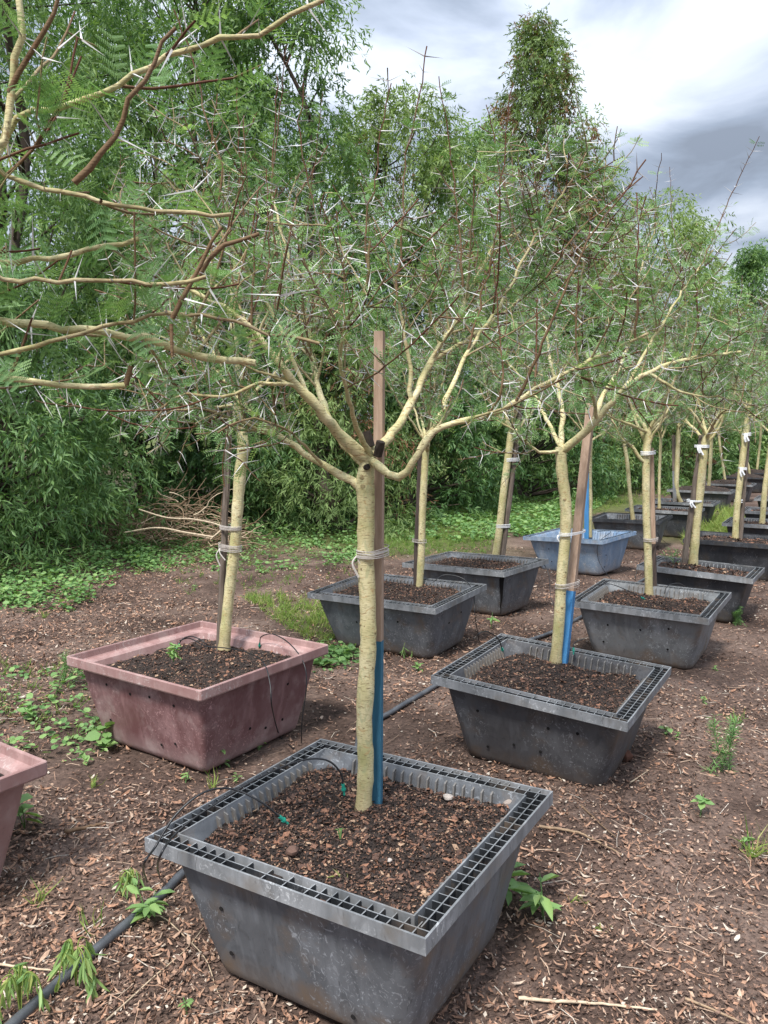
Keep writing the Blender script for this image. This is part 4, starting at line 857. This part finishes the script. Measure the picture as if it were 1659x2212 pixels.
bg_tree('low spreading green tree before the right horizon', 11.2, 29.5, 7.6, 2.9, 18000, 215, 'karee', tintc=.62, sub=150, leaf=(.14, .22))
bg_tree('pale green shrub behind the last tubs', 10.4, 27.0, 3.8, 2.4, 12000, 216, prof='bush', tintc=.5, sub=110, leaf=(.13, .2))
bg_tree('spiky topped tree near the right edge of the sky', 15.9, 34.5, 9.6, 4.2, 18000, 217, 'karee', prof='tall', tintc=.5, sub=140, leaf=(.15, .24))
bg_tree('rounded tree at the right edge of the tree line', 15.3, 32.0, 6.2, 3.0, 15000, 218, 'karee', tintc=.5, sub=130, leaf=(.15, .24))
bg_tree('last bushy tree beyond the right border', 19.8, 35.5, 7.0, 3.4, 15000, 219, 'karee', tintc=.55, sub=130, leaf=(.15, .25))
bg_tree('wide shrub behind the far right thorn trees', 14.0, 29.5, 3.4, 3.0, 12000, 220, prof='bush', tintc=.45, sub=110, leaf=(.14, .22))
bg_tree('tree behind the first row filling the gaps on the left', -7.6, 13.6, 10.5, 3.2, 24000, 221, tintc=.4, sub=180, leaf=(.1, .16))
bg_tree('second row tree glimpsed between the tall left trees', -4.6, 15.8, 11.0, 2.6, 24000, 222, tintc=.4, sub=170, leaf=(.1, .16))
bg_tree('second row tree behind the middle of the picture', -1.4, 18.3, 8.0, 2.8, 18000, 223, tintc=.42, sub=160, leaf=(.11, .17))

# ------------------------------------------------------------------ weeds, grass, litter
HV = np.array([[0, 0, 0], [.25, -.36, .05], [.25, .36, .05], [.65, -.33, .04], [.65, .33, .04], [1, 0, -.08], [.45, 0, -.05]]); HF = np.array([[0, 1, 3, 5], [0, 5, 4, 2]])
OV = np.array([[0, 0, 0], [.35, -.19, .04], [.35, .19, .04], [.72, -.15, .0], [.72, .15, .0], [1, 0, -.16], [.5, 0, -.03]]); OF = HF
GV = np.array([[0, -.02, 0], [0, .02, 0], [.45, .016, .06], [.45, -.016, .06], [1, 0, -.12]]); GF = np.array([[0, 3, 2, 1]]); GF3 = np.array([[3, 4, 2]])
from bisect import bisect
def inpoly(P, poly):
    x, y = P[:, 0], P[:, 1]; r = np.zeros(len(P), bool); n = len(poly)
    for i_ in range(n):
        x0, y0_ = poly[i_]; x1, y1 = poly[(i_+1) % n]; c_ = ((y0_ > y) != (y1 > y)) & (x < (x1-x0)*(y-y0_)/(y1-y0_+1e-12)+x0); r ^= c_
    return r
def clear_of_tubs(P, mar=.0):
    k = np.ones(len(P), bool)
    for (root, so_, a, b, *_r) in TUBS:
        c_, s_ = math.cos(root.rotation_euler.z), math.sin(root.rotation_euler.z); dx = P[:, 0]-root.location.x; dy = P[:, 1]-root.location.y
        u = dx*c_+dy*s_; v = -dx*s_+dy*c_; k &= ~((abs(u) < a/2-TI+mar) & (abs(v) < b/2-TI+mar))
    return k
def area_pts(poly, n, rng):                                  # world points whose ground position falls in a photo polygon
    G = np.array([ground_at(p[0], max(p[1], 960)) for p in poly]); lo, hi = G[:, :2].min(0), G[:, :2].max(0); out = []
    poly2 = G[:, :2]
    while sum(len(o) for o in out) < n:
        P = rng.uniform(lo, hi, (n*3, 2)); out.append(P[inpoly(P, poly2)])
    P = np.vstack(out)[:n]; P = P[clear_of_tubs(P, .03)]; return np.c_[P, gz(P[:, 0], P[:, 1])]
def grass(acc, P, ln, rng, blades=6, tl=(.2, .9), spread=.6):
    n = len(P)*blades; o = np.repeat(P, blades, 0)+rng.normal(size=(n, 3))*[.012, .012, 0]; X_ = rng.normal(size=(n, 3))*spread*[1, 1, .2]+[0, 0, 1]
    s = rng.uniform(.5, 1, n)*np.repeat(ln, blades); FR = frames(X_, rng.normal(size=(n, 3))*[1, 1, .1]); w = np.clip(s, .05, .3)*0+1; ti = rng.uniform(*tl, n)
    SC = np.stack([s, np.maximum(s, .12)*w*1.1, s*2.], -1)
    acc.batch(GV, GF, o, FR, SC, ti); acc.batch(GV, GF3, o, FR, SC, ti)
def herbs(acc, P, ht, ls, rng, nl=7, tpl=(HV, HF), tl=(.1, .8)):
    n = len(P)*nl; a_ = rng.random(n)*6.28; pi = np.repeat(np.arange(len(P)), nl); h_ = rng.random(n)*np.repeat(ht, nl); rr_ = rng.random(n)*.05*np.repeat(ls, nl)/.04
    o = P[pi]+np.stack([np.cos(a_)*rr_, np.sin(a_)*rr_, h_], -1); X_ = np.stack([np.cos(a_), np.sin(a_), rng.uniform(-.3, .5, n)], -1)
    acc.batch(tpl[0], tpl[1], o, frames(X_, rng.normal(size=(n, 3))*.35+[0, 0, 1]), rng.uniform(.6, 1.1, n)*np.repeat(ls, nl), np.clip(rng.uniform(*tl, n), 0, 1))
rng = np.random.default_rng(301)
gc = Acc()
for poly, n, ht, ls in (([(-400, 1170), (200, 1162), (330, 1180), (345, 1225), (230, 1275), (150, 1325), (-400, 1350)], 2000, .22, .06),
                        ([(200, 1160), (560, 1170), (800, 1170), (800, 1215), (560, 1240), (330, 1240)], 900, .10, .05),
                        ([(820, 1075), (1100, 1045), (1300, 1005), (1330, 1075), (1180, 1150), (1050, 1175), (850, 1165)], 4300, .15, .085),
                        ([(640, 1390), (760, 1400), (770, 1450), (660, 1440)], 60, .08, .05), ([(-200, 1130), (800, 1110), (820, 1175), (-200, 1170)], 800, .3, .07),
                        ([(0, 1450), (190, 1430), (250, 1620), (0, 1640)], 60, .10, .045), ([(1290, 985), (1650, 955), (1650, 985), (1300, 1040)], 900, .12, .12)):
    P = area_pts(poly, n, rng); P = P[vnoise(P[:, 0], P[:, 1], 1.6, 5)+rng.random(len(P))*.5 > .5]; herbs(gc, P, rng.uniform(.3, 1, len(P))*ht, rng.uniform(.6, 1.2, len(P))*ls, rng, 8)
tag(gc.build('ground_cover', M['weed'], kind='stuff'), 'low round leaved creeping weeds covering the soil below the trees', 'weeds')
gr = Acc()
for poly, n, ln, tl in (([(520, 1285), (720, 1285), (770, 1370), (700, 1400), (590, 1340)], 420, .12, (.3, .95)), ([(320, 1160), (820, 1165), (760, 1250), (400, 1290)], 380, .10, (.1, .7)), ([(820, 1150), (1080, 1160), (1060, 1195), (830, 1200)], 420, .12, (.1, .7)),
                        ([(900, 1040), (1720, 930), (1720, 975), (1500, 1060), (1290, 1110), (850, 1180)], 11000, .16, (.2, .9)), ([(1440, 1125), (1560, 1095), (1630, 1125), (1500, 1205)], 1100, .22, (.45, .95)),
                        ([(1300, 1000), (1800, 950), (1800, 962), (1300, 985)], 4000, .25, (.3, .9)), ([(0, 1430), (200, 1420), (260, 1600), (0, 1620)], 60, .09, (.1, .7)), ([(-300, 1120), (900, 1090), (820, 1165), (-300, 1170)], 1500, .2, (0, .6))):
    P = area_pts(poly, n, rng); P = P[vnoise(P[:, 0], P[:, 1], 1.1, 6)+rng.random(len(P))*.6 > .5]; grass(gr, P, rng.uniform(.5, 1.1, len(P))*ln*(1+P[:, 1]*.02), rng, 6, tl)
tag(gr.build('grass', M['grass'], kind='stuff'), 'short fresh grass on the slope behind the rows and between tubs', 'grass')

# leaf litter and mulch: curled strips, chips and twigs over the whole near ground
lt = Acc(); rng = np.random.default_rng(302)
n = 245000; yy_ = 1.2+9.5*rng.random(n)**1.55; xx_ = rng.uniform(-.62, .72, n)*(yy_+.4)
P = np.c_[xx_, yy_]; rich = vnoise(xx_, yy_, .9, 21)*.6+vnoise(xx_, yy_, 3.5, 22)*.4; left = np.clip(.75-.22*(xx_-yy_*.12), .25, 1); rich = np.maximum(rich, np.where((yy_ < 3.4) & (xx_ < -.2), .52, 0)+.1*vnoise(xx_, yy_, 5, 23)-.05)
k = clear_of_tubs(P, -.02) & (rng.random(n) < np.clip((rich-.24)*3.2, .16, 1)*(.55+.45*left)); P = P[k]; n = len(P); rich = rich[k]; left = left[k]
z = gz(P[:, 0], P[:, 1])+.004+rng.random(n)**2*.014; big = rng.random(n) < .035+.20*left*left*rich
ln = np.where(big, rng.uniform(.018, .048, n), rng.uniform(.004, .018, n))*(1+P[:, 1]*.05); wd = np.where(big, rng.uniform(.14, .3, n), rng.uniform(.18, .7, n))
ti = np.where(big, rng.choice([.4, .5, .6, .66, .68, .74, .82, .93], n, p=[.16, .19, .2, .17, .12, .1, .05, .01])+rng.normal(0, .04, n), np.clip(rng.normal(.43, .24, n)+.35*(rng.random(n) < .03), .03, .90))
CV = np.array([[-.5, 0, .10], [-.22, -.5, 0], [-.18, .5, .02], [.2, -.5, .0], [.22, .42, -.02], [.5, .05, .20]])
FRl = frames(rng.normal(size=(n, 3))*[1, 1, .28], rng.normal(size=(n, 3))*[.55, .55, .2]+[0, 0, 1]); SCl = np.stack([ln, ln*wd, ln*rng.uniform(.4, 1.8, n)], -1); ti = np.clip(ti, 0, 1); O_ = np.c_[P, z]
lt.batch(CV, LITF, O_[big], FRl[big], SCl[big], ti[big]); lt.batch(CHV, CHF, O_[~big], FRl[~big], SCl[~big]*[1.15, 1.15, 1], ti[~big])
# fine twigs and straws
for k in range(2600):
    y = 1.3+6*rng.random()**1.4; x = rng.uniform(-.6, .7)*(y+.3); a_ = rng.random()*6.28; l = rng.uniform(.03, .13); p = np.array([x, y, 0]); d = np.array([math.cos(a_), math.sin(a_), 0])
    Q = np.array([p-d*l/2, p+rng.normal(size=3)*l*.08, p+d*l/2]); Q[:, 2] = gz(Q[:, 0], Q[:, 1])+.008+rng.random(3)*.012
    if clear_of_tubs(Q, 0).all(): tube(lt, Q, rng.uniform(.0007, .0019), 3, rng.choice([.2, .45, .7, .8, .92]), cap=False)
tag(lt.build('leaf_litter', M['litter'], kind='stuff'), 'brown and orange dead leaf litter and mulch strewn over the soil', 'leaf litter')

def stick(label, pts, r, tint, m='dry'):
    P = smooth_path([gp(*p) for p in pts], 7); P[:, 2] = gz(P[:, 0], P[:, 1])+r+.008; P += R.normal(size=P.shape)*r*.15; a_ = Acc(); tube(a_, P, np.linspace(r, r*.5, len(P)), 7, tint, rough=.12); tag(a_.build('fallen_stick', M[m], smooth=True), label, 'stick', 'sticks lying on the ground')
stick('long pale stick lying at the bottom right corner', [(1120, 2165), (1200, 2172), (1300, 2178), (1420, 2190)], .0055, .95)
stick('brown curved stick right of the nearest tub', [(1165, 1793), (1240, 1803), (1290, 1825), (1345, 1855)], .006, .3)
stick('thin dark stick behind the nearest tub corner', [(1255, 1745), (1290, 1780), (1330, 1815)], .004, .1)
stick('grey short stick at the bottom right edge', [(1480, 2165), (1540, 2190), (1620, 2225)], .004, .4)
stick('pale twig pointing at the dark grey tub', [(1360, 1697), (1385, 1680), (1402, 1668)], .0035, .9)
stick('dark rotten stick left of the nearest tub', [(140, 1805), (190, 1795), (230, 1785)], .009, .0)
stick('straw coloured vine stem crossing the pipe end', [(230, 2212), (330, 2120), (400, 2060), (440, 2010)], .0028, .8)
stick('winding pale vine stem at the foot of the nearest tub', [(300, 1995), (345, 1985), (400, 2030), (445, 2080), (470, 2150), (490, 2175)], .0024, .75)
stick('pale thin stem on the litter at the left edge', [(-20, 2090), (60, 2098), (135, 2108)], .0045, .85)
stick('dry bent stalks behind the nearest tub', [(1080, 1640), (1130, 1650), (1190, 1675), (1215, 1690)], .003, .7)
# brush pile of cut branches
root = empty('brush_pile', tuple(gp(420, 1150)), 'pile of dry cut thorn branches under the dark trees', 'brush'); b0 = np.array(root.location); rng = np.random.default_rng(303)
pl = Acc(); dk = Acc()
for k in range(330):
    px = rng.uniform(220, 520); py = rng.uniform(1160, 1198); p = gp(px, py)+[0, 0, rng.uniform(0, .8)*(1-abs(px-380)/180)]; a_ = rng.random()*6.28
    Q = zig(p, np.array([math.cos(a_), math.sin(a_)*.6, rng.uniform(-.1, .5)]), rng.uniform(.3, .9), rng, .07, -.02, .4); Q[:, 2] = np.maximum(Q[:, 2], gz(Q[:, 0], Q[:, 1])+.01)
    tube(pl if k % 3 == 0 else dk, Q-b0, np.linspace(rng.uniform(.006, .012), .003, len(Q)), 4, rng.random() if k % 3 == 0 else rng.random()*.35, cap=False)
pl.build('pale_branches', M['dry'], root, kind='stuff'); dk.build('brown_twigs', M['dry'], root, kind='stuff')
for pts in ([(300, 1100), (360, 1118), (420, 1122), (478, 1138), (455, 1165)], [(270, 1150), (340, 1140), (400, 1150), (460, 1160)]):
    a_ = Acc(); P = smooth_path([at(p[0], p[1], 9.3) for p in pts], 6); tube(a_, P-b0, np.linspace(.008, .013, len(P)), 6, .95); a_.build('cut_branch', M['dry'], root)

# single weeds
def plant(label, p, kind, size, seed, n=8):
    rng = np.random.default_rng(seed); p = np.array(p, float); root = empty('weed_plant', tuple(p), label, 'weed', 'single weeds on the bare soil'); st = Acc(); lf = Acc(); lv = []
    if kind in ('broad', 'heart'):
        for k in range(max(2, n//3)):
            a_ = rng.random()*6.28; tip = np.array([math.cos(a_)*size*.35, math.sin(a_)*size*.35, size*rng.uniform(.5, 1)]); Q = smooth_path([(0, 0, -.01), tip*.5+[0, 0, .05*size], tip], 4); tube(st, Q, np.linspace(.0028, .0015, len(Q)), 5, .4)
            for q in range(n//2+1):
                t_ = rng.uniform(.3, 1); o = Q[int(t_*(len(Q)-1))]; b_ = rng.random()*6.28; lv.append((o, (math.cos(b_), math.sin(b_), rng.uniform(-.3, .5))))
        tpl = (OV, OF) if kind == 'broad' else (HV, HF); me = Acc(); me.add(tpl[0], tpl[1], .55); me = me.mesh('leaf', M['weed'], True)
        me2 = Acc(); me2.add(tpl[0]*[1, .85, 1.4], tpl[1], .75); me2 = me2.mesh('leaf', M['weed'], True)
        for k, (o_, d_) in enumerate(lv):
            ob = bpy.data.objects.new('leaf', me if k % 3 else me2); C.objects.link(ob); ob.parent = root; f3 = frames(np.array([d_]), rng.normal(size=(1, 3))*.3+[0, 0, 1])[0]; s = size*rng.uniform(.35, .62); m_ = Matrix.Identity(4)
            for a2 in range(3):
                for b2 in range(3): m_[a2][b2] = f3[a2][b2]*s
                m_[a2][3] = o_[a2]
            ob.matrix_local = m_
        st.build('stem', M['weed'], root)
    elif kind == 'feather':
        for k in range(n):
            a_ = rng.random()*6.28; Q = smooth_path([(rng.normal()*.03, rng.normal()*.03, -.01), (math.cos(a_)*size*.12, math.sin(a_)*size*.12, size*.5), (math.cos(a_)*size*.18, math.sin(a_)*size*.18, size*rng.uniform(.7, 1.))], 12); tube(st, Q, .0016, 4, .4)
            m = 26*2; ii = rng.integers(1, len(Q), m); b_ = rng.random(m)*6.28; lf.batch(LV4, LF4, Q[ii], frames(np.stack([np.cos(b_), np.sin(b_), rng.uniform(.1, .9, m)], -1), [0, 0, 1]), np.full(m, .16*size*.8+.01), rng.uniform(.1, .6, m))
        st.build('stem', M['weed'], root); lf.build('foliage', M['weed'], root, kind='stuff')
    elif kind == 'droop':
        for k in range(n):
            a_ = rng.random()*6.28; tip = np.array([math.cos(a_), math.sin(a_), 0])*size*.3; Q = smooth_path([(0, 0, 0), (tip[0]*.3, tip[1]*.3, size*.8), (tip[0], tip[1], size*.75), (tip[0]*1.3, tip[1]*1.3, size*.35)], 5); tube(st, Q, .0016, 4, .8)
            m = 7; ii = rng.integers(6, len(Q), m); lf.batch(LV6, LF6, Q[ii], frames(rng.normal(size=(m, 3))*.35+[0, 0, -1], None, rng), np.stack([np.full(m, size*.4)]*3, -1)*[1, 1.6, 1], rng.uniform(.5, 1, m))
        st.build('stem', M['grass'], root); lf.build('foliage', M['weed'], root, kind='stuff')
    else:
        grass(lf, np.array([[0, 0, 0.]]), np.array([size]), rng, n*2, (.3, .95), .7); lf.build('blades', M['grass'], root, kind='stuff')
plant('leafy weed with long pointed leaves right of the nearest tub', gp(1105, 1945), 'broad', .17, 1, 9)
plant('second long leaved weed beside it, a dry stalk at its foot', gp(1175, 1985), 'broad', .19, 2, 9)
plant('upright feathery grey green weed standing alone at the right', gp(1560, 1668), 'feather', .28, 3, 6)
plant('feathery blue green weed in front of the charcoal tub', gp(1452, 1300, 0.), 'feather', .5, 4, 5)
plant('jagged light green weed at the front corner of the red tub', gp(475, 1655), 'broad', .13, 5, 9)
plant('yellow green grassy shoot below the red tub corner', gp(458, 1705), 'tuft', .12, 6, 4)
plant('heart leaved weed under the pink tub at the left edge', gp(55, 1790), 'heart', .15, 7, 8)
plant('round leaved weed beside the left corner of the red tub', gp(70, 1560), 'heart', .12, 8, 8)
plant('creeping green weed at the base of the red tub, left side', gp(225, 1620), 'heart', .14, 9, 10)
plant('small bright green sprout against the dark grey tub', gp(1092, 1640), 'heart', .11, 10, 8)
plant('flat pale green weed alone on the right mulch', gp(1512, 1765), 'heart', .10, 11, 6)
plant('grassy weed clump at the right edge', gp(1625, 1850), 'tuft', .16, 12, 12)
plant('small leafy clump beside the right edge grass', gp(1600, 1835), 'broad', .07, 13, 7)
plant('leafy weed growing over the pipe', gp(320, 1985), 'broad', .13, 14, 10)
plant('wilted weed with hanging leaves over the pipe, lower left', gp(165, 2140), 'droop', .17, 15, 8)
plant('brown green wilted weed in the bottom left corner', gp(45, 2200), 'droop', .16, 16, 7)
plant('narrow leaved shoot left of the pipe', gp(200, 2010), 'tuft', .13, 17, 4)
plant('tiny sprout in front of the nearest tub, left one', gp(405, 2190), 'broad', .05, 18, 5)
plant('low weed at the foot of the pale grey tub', gp(1590, 1350), 'feather', .16, 19, 10)
plant('grass tuft beside the pale grey tub foot', gp(1385, 1462), 'tuft', .10, 20, 8)
plant('fresh green rosette between the dark grey and mid grey tubs', gp(1060, 1358), 'broad', .13, 21, 8)
plant('drying red brown weed at the foot of the mid grey tub', gp(880, 1420), 'droop', .14, 22, 6)
plant('small weed right of the dark grey tub', gp(1520, 1520), 'broad', .06, 23, 6)
plant('low weed on the mulch beyond the lone feathery one', gp(1440, 1588), 'heart', .07, 24, 7)
plant('small pale weed between red tub and pipe', gp(400, 1690), 'broad', .06, 25, 7)
plant('tall stalk weed left of the red tub', gp(150, 1480), 'feather', .22, 26, 6)
plant('seedlings in the soil of the red tub', at(375, 1425, 3.9), 'broad', .09, 27, 12)
plant('tiny weed right of the nearest tub on bare soil', gp(1305, 2010), 'tuft', .03, 28, 4)
plant('small seedling in the front of the nearest soil', at(855, 1955, 1.98), 'broad', .03, 29, 5)
plant('small seedlings left of centre in the nearest soil', at(735, 1905, 2.02), 'tuft', .05, 30, 3)
plant('narrow seedling right of centre in the nearest soil', at(905, 1925, 2.03), 'broad', .035, 31, 5)
plant('tiny seedling in front of the nearest trunk', at(735, 1805, 2.2), 'broad', .025, 32, 5)

rw = np.random.default_rng(77)
for k, (px, py, kd, sz_, lab) in enumerate(((120, 1500, 'broad', .10, 'small leafy weed between the left edge and the red tub'), (95, 1335, 'tuft', .12, 'grass tuft left of and above the red tub'), (300, 1240, 'tuft', .12, 'grass tuft on bare soil behind the red tub, left one'), (420, 1275, 'broad', .08, 'sprig behind the back rim of the red tub'),
    (640, 1180, 'tuft', .16, 'grass tuft behind the kinked trunk'), (735, 1330, 'heart', .13, 'heart leaved weed left of the mid grey tub'), (745, 1420, 'heart', .12, 'creeping weed right of the red tub corner'), (560, 1620, 'broad', .06, 'small weed right of the red tub front face'), (1330, 1640, 'broad', .05, 'tiny weed beside the red brown rock'),
    (905, 1450, 'heart', .09, 'pale heart shaped weed left of the dark grey tub rim'), (1590, 1560, 'tuft', .10, 'sparse grass beside the lone feathery weed'), (1460, 1600, 'broad', .05, 'seedling left of the lone feathery weed'), (1545, 1450, 'broad', .05, 'seedling on bare mulch near the right edge'), (200, 1700, 'tuft', .08, 'thin grass left of the nearest tub'),
    (85, 1950, 'tuft', .12, 'yellowing grass at the left edge above the pipe'), (280, 1930, 'droop', .10, 'small wilted stem left of the pipe coupling'), (510, 1690, 'broad', .05, 'sprout between the red tub and the grille rim'), (1250, 1950, 'tuft', .05, 'dry tuft right of the long leaved weeds'))):
    plant(lab, gp(px, py), kd, sz_, 400+k, 7)
# stones
def stone(label, p, s, tint, seed):
    rng = np.random.default_rng(seed); a_ = Acc(); n = 8; rows = []
    ph = rng.random(6)*6; 
    for i_ in range(6):
        t = i_/5*math.pi; ring = []
        for j_ in range(n):
            a2 = j_/n*2*math.pi; r = 1+.18*math.sin(2*a2+ph[0]+t)+.14*math.sin(3*a2+ph[1])+.1*rng.random(); ring.append((math.sin(t)*math.cos(a2)*r, math.sin(t)*math.sin(a2)*r*.8, math.cos(t)*.7))
        rows.append(np.array(ring)*s)
    loft(a_, rows[::-1], tint); o = a_.build('stone', M['stone']); o.location = tuple(p); tag(o, label, 'stone', 'stones on soil')
stone('rough red brown rock by the right foot of the dark grey tub', gp(1347, 1632, .02), .05, .0, 1)
stone('pale stone in the right of the nearest soil', at(967, 1722, 2.47), .016, .9, 2)
stone('reddish stone near the back right rim of the nearest tub', at(1058, 1718, 2.48), .014, .35, 3)
stone('flat grey stone in the right corner of the nearest tub', at(1100, 1735, 2.42), .018, .7, 4)
stone('pinkish pebble in the front of the nearest soil', at(752, 1895, 2.03), .010, .6, 5)
stone('cream pebble in the middle of the nearest soil', at(842, 1858, 2.1), .008, .95, 6)
stone('dark earth clod left of centre in the nearest soil', at(632, 1838, 2.12), .02, .12, 7)
